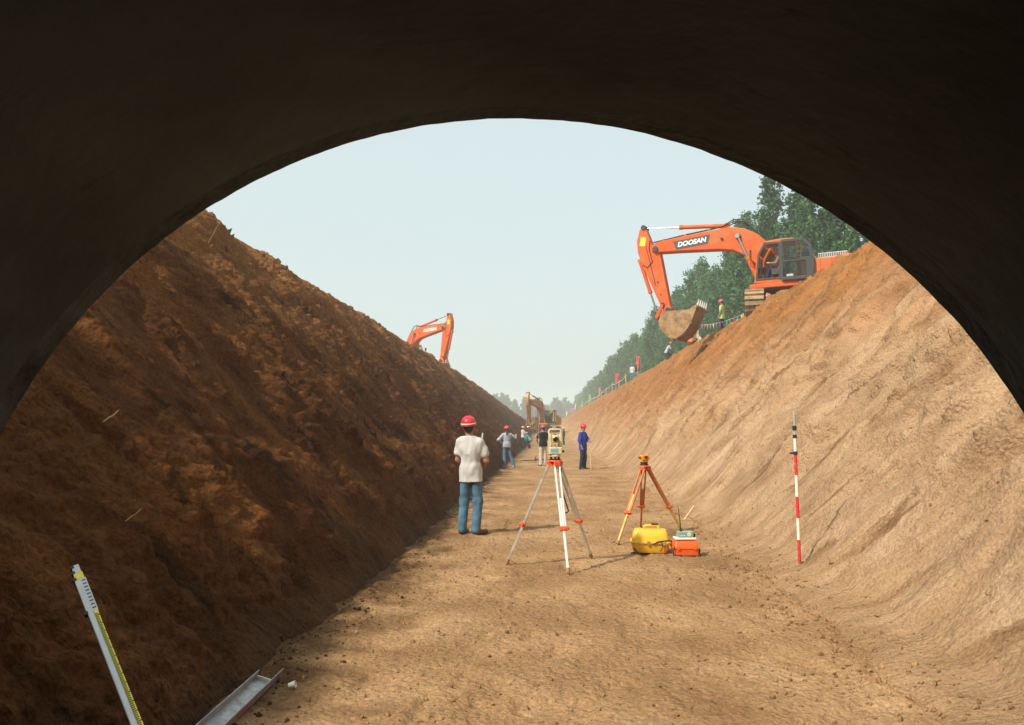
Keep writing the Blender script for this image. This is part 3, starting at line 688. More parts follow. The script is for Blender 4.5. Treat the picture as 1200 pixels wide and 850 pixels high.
person("man in black jacket and red helmet standing beside the blue-capped man on the crest", stand(8.95, 78.5), R(120), 1.76, {}, m_black_c, m_jean, m_shoe_w, m_red_h, vox=.018, sleeve='long')

# ------------------------------------------------------------------ excavators
m_or = mat("orange_paint", (.62, .082, .003), .5, var=.09, scale=2.2, dirt=(.40, .15, .05), dirt_amt=.5, spec=.25)
m_yel = mat("worn_yellow_paint", (.40, .18, .02), .5, var=.2, scale=4, dirt=(.22, .10, .03), dirt_amt=.5)
m_grey = mat("dark_grey_paint", (.017, .019, .021), .5, var=.15, scale=5, dirt=(.10, .075, .05), dirt_amt=.2)
m_black = mat("black_rubber", (.018, .018, .018), .6, var=.2, scale=10)
m_chrome = mat("chrome_rod", (.38, .38, .39), .25, 1.0, var=.03)
m_steel = mat("muddy_steel", (.21, .115, .048), .8, var=.3, scale=5, bump=.5, bscale=18, dirt=(.34, .215, .10), dirt_amt=.7)
m_shoeplate = mat("muddy_track", (.26, .18, .10), .85, var=.3, scale=6, bump=.4, bscale=20, dirt=(.40, .27, .14), dirt_amt=.6)
m_tooth = mat("worn_tooth_steel", (.55, .54, .50), .4, .6, var=.2, scale=12)
m_glass = bpy.data.materials.new("cab_glass"); m_glass.use_nodes = True
_t = m_glass.node_tree; _p = _t.nodes["Principled BSDF"]; _p.inputs["Base Color"].default_value = (.62, .82, .74, 1); _p.inputs["Roughness"].default_value = .03
_p.inputs["Transmission Weight"].default_value = 1; _p.inputs["IOR"].default_value = 1.12
_tr = _t.nodes.new("ShaderNodeBsdfTransparent"); _tr.inputs[0].default_value = (.62, .80, .74, 1); _mx = _t.nodes.new("ShaderNodeMixShader"); _mx.inputs[0].default_value = .75
_gl = _t.nodes.new("ShaderNodeBsdfGlossy"); _gl.inputs["Roughness"].default_value = .02; _fr = _t.nodes.new("ShaderNodeFresnel"); _fr.inputs[0].default_value = 1.5
_mg = _t.nodes.new("ShaderNodeMixShader"); _t.links.new(_fr.outputs[0], _mg.inputs[0]); _t.links.new(_tr.outputs[0], _mg.inputs[1]); _t.links.new(_gl.outputs[0], _mg.inputs[2])
_t.links.new(_mg.outputs[0], _t.nodes["Material Output"].inputs["Surface"])
m_alu_g = mat("grille_grey", (.36, .37, .38), .5, var=.1)
m_yellow_label = mat("yellow_label", (.85, .60, .03), .5, var=.03)
m_white_let = mat("white_lettering", (.80, .80, .80), .45, var=.02)
m_label_grey = mat("label_grey", (.045, .045, .055), .45, var=.05)

def crspline(p, n=8):
    p = [Vector((a, b)) for a, b in p]; out = []
    for i in range(len(p) - 1):
        p0 = p[max(i - 1, 0)]; p1, p2 = p[i], p[i + 1]; p3 = p[min(i + 2, len(p) - 1)]
        for k in range(n):
            t = k / n; out.append(tuple(.5 * ((2 * p1) + (-p0 + p2) * t + (2 * p0 - 5 * p1 + 4 * p2 - p3) * t * t + (-p0 + 3 * p1 - 3 * p2 + p3) * t ** 3)))
    out.append(tuple(p[-1])); return out
def excavator(label, loc, rz, uc, paint, boomrot=0, stickrot=0, bucketrot=0, brand=None, door=True, house=True, cabpaint=None):
    """x = the way the boom points, y = operator's left; uc = turn of the undercarriage against the house"""
    t = thing("excavator", label, "excavator", loc, rz)
    # ---- undercarriage
    ur = Matrix.Rotation(uc, 3, 'Z')
    def U(v): return ur @ Vector(v)
    TW, TG, TL, TH = .74, 1.28, 4.5, .98
    for sy in (-1, 1):
        r = TH / 2; half = TL / 2 - r; mb = MB(); per = 4 * half + 2 * math.pi * r; ns = 46
        for k in range(ns):
            d = per * k / ns
            if d < 2 * half: x, z, a = -half + d, TH, 0
            elif d < 2 * half + math.pi * r: q = (d - 2 * half) / r; x, z, a = half + r * math.sin(q), r + r * math.cos(q), q
            elif d < 4 * half + math.pi * r: x, z, a = half - (d - 2 * half - math.pi * r), 0, math.pi
            else: q = (d - 4 * half - math.pi * r) / r; x, z, a = -half - r * math.sin(q), r - r * math.cos(q), math.pi + q
            M = ur @ Matrix.Rotation(a, 3, 'Y'); c = U((x, sy * TG, z))
            mb.box(c, (.178, TW, .032), M); mb.box(c + M @ Vector((.06, 0, .03)), (.022, TW, .045), M); mb.box(c + M @ Vector((-.03, 0, -.06)), (.13, .22, .07), M)
        tk = mb.build("track", m_shoeplate, t, smooth=30)
        f = MB(); f.bar(U((-half, sy * TG, r)), U((half, sy * TG, r)), .3, .42)
        f.build("track_frame", m_grey, tk, bevel=.03)
        for x, nm in ((-half, "sprocket"), (half, "idler")):
            f = MB(); f.cyl(U((x, sy * TG - .16, r)), U((x, sy * TG + .16, r)), r - .10, 24); f.cyl(U((x, sy * (TG) - .2, r)), U((x, sy * TG + .2, r)), .16, 16); f.build(nm, m_grey, tk, bevel=.02, smooth=40)
        f = MB()
        for x in np.linspace(-half + .6, half - .6, 6): f.cyl(U((x, sy * TG - .13, .20)), U((x, sy * TG + .13, .20)), .13, 14)
        f.build("rollers", m_grey, tk, smooth=40)
    f = MB(); f.box((0, 0, .72), (2.0, 2.1, .42), ur); f.build("chassis", m_grey, t, bevel=.06)
    MB().lathe([(.72, 0), (.72, .24), (.66, .24), (.66, .0)], 32, (0, 0, .90)).build("swing_ring", m_grey, t, smooth=40)
    # ---- house
    deck = [(1.25, -1.36), (1.25, 1.40), (.6, 1.48), (-1.4, 1.48), (-2.3, 1.42), (-2.3, -1.42), (.4, -1.45)]
    f = MB(); n = len(deck); f.add([(x, y_, 1.13) for x, y_ in deck] + [(x, y_, 1.33) for x, y_ in deck], [tuple(range(n)), tuple(range(2 * n - 1, n - 1, -1))] + [(i, (i + 1) % n, (i + 1) % n + n, i + n) for i in range(n)])
    deck_o = f.build("upper_deck", paint, t, bevel=.04)
    f = MB(); f.box((.0, 0, 1.12), (1.7, 1.6, .1)); f.build("underside_plate", m_grey, deck_o)
    f = MB(); f.prism([(-.80, 1.333), (-2.3, 1.333), (-2.3, 2.16), (-.80, 2.2)], 1.46, .42); f.prism([(-1.05, 1.333), (-2.3, 1.333), (-2.3, 2.30), (-1.05, 2.35)], .415, -1.40); f.prism([(.55, 1.333), (-1.045, 1.333), (-1.045, 2.0), (.45, 2.0)], -.42, -1.40)
    eng = f.build("engine_cover", paint, t, bevel=.05, seg=3)
    f = MB()
    for q in range(3): f.box((-1.15 - q * .42, 1.462, 1.78), (.008, .006, .75))
    f.build("panel_seam", m_black, eng)
    f = MB(); f.box((-2.0, .8, 2.30), (1.1, .75, .22)); gr = f.build("air_grille", m_alu_g, eng, bevel=.02)
    f = MB()
    for q in range(13): f.box((-2.5 + q * .083, 1.178, 2.31), (.035, .01, .13))
    f.build("grille_slot", m_black, gr)
    f = MB(); f.tube([(-1.5, -.9, 2.3), (-1.5, -.9, 2.75), (-1.65, -.9, 2.85)], .065, 12); f.build("exhaust_pipe", m_grey, eng, smooth=50)
    f = MB(); f.box((-.98, 1.05, 2.42), (.32, .5, .26)); f.build("air_cleaner", m_black, eng, bevel=.05)
    cw = [(-2.31, 1.10), (-2.31, 2.28), (-2.75, 2.26), (-3.0, 2.05), (-3.0, 1.35), (-2.8, 1.10)]
    MB().prism(cw, 1.42, -1.42).build("counterweight", paint, t, bevel=.12, seg=4)
    # ---- cab
    X0, X1, Y0, Y1, Z0, Z1 = -.72, .98, .42, 1.45, 1.335, 3.06
    cab = MB(); cb = cab
    for y_ in (Y0 + .03, Y1 - .03):
        cb.bar((X1 + .02, y_, Z0), (X1 - .10, y_, 2.55), .09, .06); cb.bar((X1 - .10, y_, 2.55), (X1 - .36, y_, Z1 - .03), .09, .06)
        cb.bar((X0 + .04, y_, Z0), (X0 + .06, y_, Z1 - .03), .10, .06)
    for x in (-.05,): cb.bar((x, Y0 + .03, Z0), (x, Y0 + .03, Z1 - .03), .07, .06)
    cb.bar((X0, Y1 - .03, Z0 + .06), (X1, Y1 - .03, Z0 + .06), .06, .14); cb.bar((X0, Y0 + .03, Z0 + .06), (X1, Y0 + .03, Z0 + .06), .06, .14)
    cb.box((X0 + .04, (Y0 + Y1) / 2, 1.80), (.05, Y1 - Y0, .92)); cb.box((.12, Y0 + .03, 1.62), (1.5, .045, .45))
    cb.box(((X0 + X1) / 2, (Y0 + Y1) / 2, Z0 + .03), (X1 - X0, Y1 - Y0, .05))
    c_ = cab.build("cab", cabpaint or paint, t, bevel=.02)
    rf = [(X1 - .32, Z1 - .06), (X1 - .42, Z1 + .015), (X1 - .9, Z1 + .06), (X0 + .2, Z1 + .05), (X0, Z1 - .02), (X0 + .02, Z1 - .08)]
    MB().prism(rf, Y1 + .01, Y0 - .01).build("roof", paint, c_, bevel=.03, seg=3)
    f = MB()                                            # black seal round the door opening
    ox = [(X1 - .045, Z0 + .16), (X1 - .155, 2.52), (X1 - .40, Z1 - .11), (.0, Z1 - .10), (.0, Z0 + .16)]
    for a, b in zip(ox, ox[1:] + ox[:1]): f.bar((a[0], Y1 + .006, a[1]), (b[0], Y1 + .006, b[1]), .075, .03, up=(0, 1, 0))
    f.bar((-.02, Y1 - .02, Z0 + .1), (-.02, Y1 - .02, Z1 - .08), .10, .09, up=(0, 1, 0))
    f.build("door_frame", m_grey, c_, bevel=.01)
    def pane(nm, pts): return MB().add(pts, [tuple(range(len(pts)))]).build(nm, m_glass, c_, fix=False)
    pane("window", [(X1 - .0, Y0 + .06, Z0 + .1), (X1 - .0, Y1 - .06, Z0 + .1), (X1 - .10, Y1 - .06, 2.55), (X1 - .10, Y0 + .06, 2.55)])
    pane("window", [(X1 - .11, Y0 + .06, 2.57), (X1 - .11, Y1 - .06, 2.57), (X1 - .36, Y1 - .06, 3.0), (X1 - .36, Y0 + .06, 3.0)])
    pane("window", [(X0 + .06, Y0 + .03, 1.86), (X1 - .15, Y0 + .03, 1.86), (X1 - .15, Y0 + .03, 2.5), (X1 - .42, Y0 + .03, 2.98), (X0 + .06, Y0 + .03, 2.98)])
    pane("window", [(X0 + .04, Y0 + .08, 2.27), (X0 + .04, Y1 - .08, 2.27), (X0 + .05, Y1 - .08, 2.95), (X0 + .05, Y0 + .08, 2.95)])
    if not door:
        pane("window", [(-.65, Y1 - .02, 1.5), (X1 - .06, Y1 - .02, 1.5), (X1 - .16, Y1 - .02, 2.5), (X1 - .42, Y1 - .02, 2.95), (-.65, Y1 - .02, 2.95)])
    else:
        # door swung open and folded back along the side
        f = MB(); D = [(-.10, 1.42), (-.10, 2.98), (-.95, 2.98), (-1.20, 2.70), (-1.30, 2.1), (-1.30, 1.62), (-1.2, 1.42)]; yd = Y1 + .13
        for a, b in zip(D, D[1:] + D[:1]): f.bar((a[0], yd, a[1]), (b[0], yd, b[1]), .13, .05, up=(0, 1, 0))
        f.bar((-.1, yd, 2.17), (-1.30, yd, 2.17), .14, .05, up=(0, 1, 0)); f.box((-1.17, yd, 1.75), (.24, .045, .72))
        dr = f.build("door", m_grey, c_, bevel=.012)
        for pts in ([(-.13, 2.2), (-1.26, 2.2), (-1.18, 2.68), (-.94, 2.94), (-.13, 2.94)], [(-.13, 1.46), (-1.08, 1.46), (-1.08, 2.12), (-.13, 2.12)]):
            q = pane("door_glass", [(x, yd, z) for x, z in pts]); q.parent = t; q.parent = c_
        f = MB(); f.tube([(-.22, yd + .05, 2.24), (-.32, yd + .09, 2.27), (-.72, yd + .09, 2.27), (-.82, yd + .05, 2.24)], .018, 8); f.build("door_handle", m_black, c_)
        f = MB(); f.box((-.42, yd + .03, 1.55), (.26, .006, .09)); f.build("door_sticker", m_alu_g, c_)
    f = MB(); f.box((.02, .93, 1.78), (.52, .5, .16)); f.box((-.22, .93, 2.15), (.14, .48, .68), Matrix.Rotation(R(-8), 3, 'Y')); f.box((-.26, .93, 2.58), (.10, .26, .2)); f.box((.02, .93, 1.54), (.3, .36, .33))
    f.build("seat", m_black, c_, bevel=.05, seg=3)
    f = MB(); f.box((.12, 1.20, 1.82), (.5, .14, .24)); f.box((.12, .64, 1.82), (.5, .14, .24)); f.cyl((.34, 1.20, 1.94), (.37, 1.20, 2.16), .02, 8); f.cyl((.34, .64, 1.94), (.37, .64, 2.16), .02, 8); f.box((.82, .55, 2.0), (.08, .18, .3))
    f.build("console", m_grey, c_, bevel=.02)
    f = MB(); f.tube([(X1 + .0, 1.2, 2.0), (X1 + .16, 1.5, 2.1), (X1 + .16, 1.5, 2.75)], .014, 6); f.box((X1 + .16, 1.53, 2.6), (.05, .16, .3)); f.build("mirror", m_black, c_)
    # ---- boom
    foot = Vector((.30, 0, 1.95))
    B_ = Matrix.Rotation(-boomrot, 3, 'Y')
    def tb(p): v = B_ @ (Vector((p[0], 0, p[1])) - foot) + foot; return (v.x, v.z)
    piv0 = (5.66, 3.55); piv = tb(piv0)
    S_ = Matrix.Rotation(-stickrot, 3, 'Y')
    def ts(p): v = S_ @ (Vector((p[0] - piv0[0], 0, p[1] - piv0[1]))); return (v.x + piv[0], v.z + piv[1])
    up = [(.10, 2.15), (.75, 3.35), (1.15, 3.74), (1.65, 4.02), (2.15, 4.14), (3.0, 4.12), (4.47, 4.00), (5.62, 3.86), (5.86, 3.72)]
    lo = [(5.88, 3.5), (5.70, 3.40), (4.48, 3.34), (2.7, 3.22), (2.15, 3.12), (1.68, 2.86), (1.2, 2.42), (.62, 1.80), (.30, 1.70), (.08, 1.85)]
    bm = MB().prism([tb(p) for p in up + lo], .30, -.30)
    boom = bm.build("boom", paint, t, bevel=.035)
    f = MB()
    for p, r in ((piv0, .13), ((1.91, 3.68), .12), ((.30, 1.95), .15), ((2.62, 3.66), .06)):
        x, z = tb(p); f.cyl((x, -.36, z), (x, .36, z), r, 16)
    f.build("pivot_pin", m_black, boom, smooth=40)
    f = MB()
    for y_ in (-.12, .12):
        x, z = tb((2.35, 4.14)); f.prism([tb(p) for p in ((2.15, 4.12), (2.7, 4.10), (2.56, 4.30), (2.42, 4.30))], y_ - .02, y_ + .02)
    f.build("cylinder_bracket", paint, boom)
    f = MB()
    for y_ in (-.20, -.12, .14, .22):
        pts = [(.9, 3.60), (1.3, 3.98), (1.75, 4.24 + abs(y_)), (2.15, 4.34 + abs(y_) * .6), (2.6, 4.24), (3.2, 4.17), (4.4, 4.06), (5.4, 3.93), (5.75, 3.9)]
        f.tube([(tb(p)[0], y_, tb(p)[1]) for p in pts], .022, 6)
    f.build("hydraulic_hose", m_black, boom, smooth=60)
    f = MB()
    for x in (3.2, 4.3, 5.3): q = tb((x, 4.05 - (x - 3.2) * .08 + .05)); f.box((q[0], 0, q[1]), (.10, .5, .12))
    f.build("hose_clamp", paint, boom)
    def hyd(nm, par, a, b, split, rb, rr, y_, pm=None):
        a = Vector((a[0], y_, a[1])); b = Vector((b[0], y_, b[1])); c = a.lerp(b, split); d = (b - a).normalized()
        f = MB(); f.cyl(a, c, rb, 16); f.cyl(c - d * .12, c + d * .02, rb * 1.18, 16); f.cyl(a + Vector((0, -rb, 0)), a + Vector((0, rb, 0)), rb * 1.15, 14); o = f.build(nm, pm or paint, par, smooth=40)
        f = MB(); f.cyl(c, b, rr, 12); f.cyl(b + Vector((0, -rb * .8, 0)), b + Vector((0, rb * .8, 0)), rb, 14); f.build("piston_rod", m_chrome, o, smooth=40); return o
    for y_ in (-.42, .42): hyd("boom_cylinder", t, (1.02, 1.50), tb((1.91, 3.68)), .55, .095, .05, y_)
    # ---- stick
    st = [(6.30, 4.72), (6.17, 4.62), (5.98, 4.12), (5.84, 3.78), (5.52, 3.50), (5.44, 3.1), (5.06, .95), (4.96, .68), (5.10, .56), (5.26, .60), (5.44, .80), (6.36, 2.9), (6.56, 3.5), (6.60, 4.05), (6.46, 4.55)]
    stk = MB().prism([ts(p) for p in st], .20, -.20).build("stick", paint, t, bevel=.03)
    f = MB()
    for p, r, hw in (((6.26, 4.64), .12, .24), ((5.14, .70), .13, .26), ((5.40, .98), .10, .26), ((5.60, 2.02), .05, .21), ((5.47, 1.45), .04, .21)):
        x, z = ts(p); f.cyl((x, -hw, z), (x, hw, z), r, 16)
    f.build("pin", m_black, stk, smooth=40)
    f = MB(); x, z = ts((6.30, 3.98)); f.box((x, .206, z), (.26, .008, .40), Matrix.Rotation(R(-10), 3, 'Y')); f.box((x, -.206, z), (.26, .008, .40), Matrix.Rotation(R(-10), 3, 'Y'))
    f.build("warning_label", m_yellow_label, stk)
    f = MB()
    for y_ in (.235, -.235): f.tube([(ts(p)[0], y_, ts(p)[1]) for p in ((5.75, 3.85), (5.95, 4.0), (6.0, 3.6), (5.85, 3.0), (6.1, 2.75), (6.3, 2.9))], .018, 6)
    f.tube([(ts(p)[0], .215, ts(p)[1]) for p in ((6.15, 3.75), (5.85, 2.5), (5.72, 1.9))], .014, 6)
    f.build("hose", m_black, stk, smooth=60)
    hyd("arm_cylinder", boom, tb((2.48, 4.30)), ts((6.24, 4.64)), .56, .095, .030, 0)
    jt = (5.66, .42)
    bc = hyd("bucket_cylinder", stk, ts((6.52, 3.12)), ts(jt), .56, .085, .045, 0)
    # linkage and bucket (swing about the stick's tip pin)
    pin0 = (5.10, .70); K_ = Matrix.Rotation(-bucketrot, 3, 'Y')
    def tk_(p): v = K_ @ Vector((p[0] - pin0[0], 0, p[1] - pin0[1])); return ts((v.x + pin0[0], v.z + pin0[1]))
    f = MB()
    for y_ in (-.27, .27):
        a, b = ts((5.40, .98)), ts(jt); f.bar((a[0], y_, a[1]), (b[0], y_, b[1]), .15, .05, up=(0, 1, 0))
    for y_ in (-.10, .10):
        a, b = ts(jt), tk_((5.32, .12)); f.bar((a[0], y_, a[1]), (b[0], y_, b[1]), .14, .06, up=(0, 1, 0))
    a = ts(jt); f.cyl((a[0], -.32, a[1]), (a[0], .32, a[1]), .07, 12)
    f.build("linkage", paint, stk, bevel=.01)
    path = crspline([(5.28, .52), (5.42, .10), (5.22, -.38), (4.80, -.66), (4.35, -.50), (4.02, -.10), (3.78, .42), (3.66, .78)], 5)
    inner = []
    for i, p in enumerate(path):
        a = Vector(path[max(i - 1, 0)]); b = Vector(path[min(i + 1, len(path) - 1)]); d = (b - a).normalized(); inner.append((p[0] + d.y * .045 * -1, p[1] + d.x * .045))
    # inner side = towards the mouth
    mid = Vector((4.6, .35)); inner = []
    for i, p in enumerate(path):
        a = Vector(path[max(i - 1, 0)]); b = Vector(path[min(i + 1, len(path) - 1)]); d = (b - a).normalized(); nrm = Vector((-d.y, d.x))
        if nrm.dot(mid - Vector(p)) < 0: nrm = -nrm
        q = Vector(p) + nrm * .05; inner.append((q.x, q.y))
    W = .68
    f = MB()
    for i in range(len(path) - 1):
        f.prism([tk_(path[i]), tk_(path[i + 1]), tk_(inner[i + 1]), tk_(inner[i])], -W, W)
    side = [tk_(p) for p in path] + [tk_((3.86, .74)), tk_((4.05, .58)), tk_((5.0, .60))]
    for y0 in (-W - .045, W + .005): f.prism(side, y0, y0 + .04)
    for k in (.25, .5, .75):                              # wear strips across the back
        i = int(k * (len(path) - 1)); c = tk_(path[i]); c2 = tk_(path[i + 1]); f.bar((c[0], -W - .06, c[1]), (c[0], W + .06, c[1]), .12, .05, up=(c2[0] - c[0], 0, c2[1] - c[1]))
    for y_ in (-.24, .20): f.prism([tk_(p) for p in ((5.34, .30), (4.95, .80), (5.12, .86), (5.44, .2))], y_, y_ + .04)
    bk = f.build("bucket", m_steel, t, bevel=.01)
    if house:
        a, b = Vector(tk_((3.80, .42))), Vector(tk_((3.62, .95))); d = (b - a).normalized(); o_ = Vector(tk_((3.68, .74)))
        for y_ in np.linspace(-W + .07, W - .07, 5):
            f = MB(); n_ = Vector((-d.y, d.x)); q = []
            for s_, w_ in ((-.04, .05), (.10, .045), (.30, .012)): q.append((o_ + d * s_ + n_ * w_, o_ + d * s_ - n_ * w_))
            pl = [tuple(q[0][0]), tuple(q[1][0]), tuple(q[2][0]), tuple(q[2][1]), tuple(q[1][1]), tuple(q[0][1])]
            f.prism(pl, y_ - .05, y_ + .05); f.build("bucket_tooth", m_tooth, bk, bevel=.008)
        heap = [cap((tk_((4.75, -.1))[0], -.22, tk_((4.75, -.1))[1]), (tk_((4.75, -.1))[0], .22, tk_((4.75, -.1))[1]), .36, k=.1), cap((tk_((4.3, .1))[0], -.3, tk_((4.3, .1))[1]), (tk_((4.3, .1))[0], .3, tk_((4.3, .1))[1]), .26, k=.1)]
        blob("soil_load", heap, .05, m_clod, bk, noise=.08, nscale=5)
    # ---- lettering on both sides of the boom
    if brand:
        ang = Vector(tb((3.3, 3.70))) - Vector(tb((4.6, 3.60))); c = tb((3.98, 3.665)); dirv = math.atan2(ang.y, -ang.x)
        for sy in (1, -1):
            plate = MB(); q = []
            for lx, lz in ((-.86, .20), (.86, .20), (.72, -.20), (-.72, -.20)): q.append((lx, lz))
            ax = Vector((-1, 0, math.sin(0))) if sy > 0 else Vector((1, 0, 0))
            a3 = (Vector((ang.x, 0, ang.y)) if sy > 0 else -Vector((ang.x, 0, ang.y))).normalized(); n3 = Vector((0, sy, 0)); u3 = n3.cross(a3)
            C3 = Vector((c[0], sy * .303, c[1]))
            vs = [C3 + a3 * lx + u3 * lz + n3 * e for e in (.0, .006) for lx, lz in q]
            if brand[1]: plate.add(vs, [(0, 1, 2, 3), (7, 6, 5, 4), (0, 4, 5, 1), (1, 5, 6, 2), (2, 6, 7, 3), (3, 7, 4, 0)]).build("label_plate", m_label_grey, boom)
            me = text_mesh(brand[0], .285 if brand[1] else .38, .010, .22); o = link("lettering", me, m_white_let, boom)
            M = Matrix((a3, u3, n3)).transposed().to_4x4(); M.translation = C3 + n3 * .011
            me.transform(Matrix.Diagonal((1.06, 1, 1, 1))); me.transform(M)
    return t
T27 = math.pi - R(27)
excavator("orange excavator with open cab door on the right crest, muddy bucket hanging over the slope", (10.2, 33.8, 6.20), T27, R(-106) - T27, m_or, brand=("DOOSAN", True))
excavator("orange excavator behind the left crest with only its boom and arm showing", (-13.0, 72.6, gz(-13.0, 72.6) - .05), R(-40), R(130), m_or, boomrot=R(6), stickrot=R(3), brand=("DOOSAN", False), door=False)
excavator("mud-stained yellow excavator digging at the far end of the trench", (-.25, 106, 1.0), R(180 + 70), R(-70), m_yel, boomrot=R(4), stickrot=R(8), bucketrot=R(-50), door=False, cabpaint=m_grey)
# operator in the right-hand excavator's cab
oc = Matrix.Rotation(T27, 3, 'Z') @ Vector((.10, .95, 0))
person("excavator operator in brown shirt and red helmet seated inside the open cab", (10.2 + oc.x, 33.8 + oc.y, 6.20 + 1.40), T27 - math.pi / 2, 1.68,
       dict(pel=(0, -.05, .58), che=(0, -.02, .92), nec=(0, .0, 1.10), hea=(0, .05, 1.245), hl=(-.09, -.05, .56), hr=(.09, -.05, .56), kl=(-.12, .40, .56), kr=(.12, .40, .56), al=(-.13, .52, .16), ar=(.13, .52, .16), tl=(-.14, .68, .10), tr=(.14, .68, .10),
            sl=(-.175, -.01, 1.05), sr=(.175, -.01, 1.05), el=(-.25, .10, .80), er=(.25, .10, .80), wl=(-.26, .36, .82), wr=(.26, .36, .82)), mat("brown_shirt", (.22, .13, .08), .9, var=.3, scale=15), m_navy, m_shoe_k, m_red_h, vox=.014, sleeve='half', look=(.0, 1, -.35))

# ------------------------------------------------------------------ survey instruments
m_alu = mat("scuffed_aluminium", (.60, .59, .55), .45, .6, var=.15, scale=12, dirt=(.30, .22, .13), dirt_amt=.3)
m_alu_w = mat("pale_aluminium", (.78, .78, .77), .35, .15, var=.06, scale=12)
m_clamp = mat("orange_plastic", (.70, .09, .02), .45, var=.08, scale=12)
m_cream = mat("cream_plastic", (.62, .54, .34), .45, var=.08, scale=14, dirt=(.40, .30, .16), dirt_amt=.3)
m_lens = mat("dark_lens", (.01, .01, .012), .08, var=0)
m_lcd = mat("teal_display", (.16, .42, .42), .3, var=.05)
m_wood_y = mat("varnished_wood", (.62, .36, .10), .5, var=.2, scale=8)
m_wood_o = mat("orange_wood", (.50, .15, .045), .5, var=.15, scale=8, dirt=(.35, .20, .09), dirt_amt=.3)
m_brass = mat("brass", (.55, .40, .12), .35, .8, var=.1)
def V3(*a): return Vector(a)
def survey_tripod(label, head, feet, m_head, mats, clamp_f=.58, strap=True, r=.017, gap=.055):
    """mats = (upper, lower) materials per leg"""
    hx, hy, hz = head
    t = thing("survey_tripod", label, "tripod", (hx, hy, gz(hx, hy)))
    O = Vector(t.location)
    f = MB(); Hc = V3(hx, hy, hz) - O
    f.lathe([(.050, -.012), (.078, -.010), (.080, .0), (.075, .010), (.03, .012)], 24, Hc)
    for k, (fx, fy, fz) in enumerate(feet):
        d = (V3(fx, fy, 0) - V3(hx, hy, 0)).normalized(); f.box(Hc + d * .062 + V3(0, 0, -.028), (.075, .07, .055), Matrix.Rotation(math.atan2(d.y, d.x), 3, 'Z'))
    hd = f.build("head", m_head, t, bevel=.006)
    MB().cyl(Hc + V3(0, 0, -.09), Hc + V3(0, 0, -.01), .02, 12).build("centre_screw", m_black, hd, smooth=40)
    for k, (fx, fy, fz) in enumerate(feet):
        F = V3(fx, fy, fz - .02) - O; d = (F - Hc); d.z = 0; d.normalize(); sd_ = V3(-d.y, d.x, 0)
        A = Hc + d * .075 + V3(0, 0, -.045); c = A.lerp(F, clamp_f); axd = (F - A).normalized()
        f = MB()
        for s_ in (-1, 1): f.bar(A + sd_ * gap * .5 * s_, c + sd_ * gap * .42 * s_ + axd * .02, r * 1.5, r * 1.1, up=sd_)
        lg = f.build("leg", mats[k][0], t, bevel=.003)
        f = MB(); f.bar(c - axd * .34, F - axd * .05, r * 1.7, r * 1.4, up=sd_); f.build("lower_leg", mats[k][1], lg, bevel=.003)
        f = MB(); f.cyl(F - axd * .06, F + axd * .03, r * .9, 10, .003); f.cyl(F - axd * .10, F - axd * .045, r * 1.25, 10); f.build("foot_spike", m_steel, lg, smooth=40)
        f = MB(); q = Matrix((sd_, axd.cross(sd_), axd)).transposed(); f.box(c, (gap * 1.55, r * 2.6, .045), q); f.cyl(c + d * .02, c + d * .055, .014, 10); f.box(c + sd_ * gap * .9, (.035, .018, .03), q)
        f.build("clamp", m_clamp, lg, bevel=.004)
    if strap:
        F = V3(*feet[0]) - O; c = Hc.lerp(F, .1)
        f = MB(); f.tube([Hc + V3(.05, -.06, -.09), Hc + V3(.07, -.14, -.30), Hc + V3(.13, -.20, -.50), Hc + V3(.145, -.22, -.545), Hc + V3(.12, -.22, -.565), Hc + V3(.07, -.22, -.56)], .009, 6)
        f.box(Hc + V3(.055, -.07, -.10), (.04, .03, .05)); f.build("carry_strap", m_black, t, smooth=60)
    return t
tf = [(.235, 8.74), (-.475, 9.30), (.545, 9.70)]
TS = (.10, 9.22, 1.185)
survey_tripod("tall aluminium tripod with white front leg and orange clamps carrying the cream instrument", TS, [(x, y_, gz(x, y_)) for x, y_ in tf], m_clamp, [(m_alu_w, m_alu_w), (m_alu, m_alu), (m_alu, m_alu)])
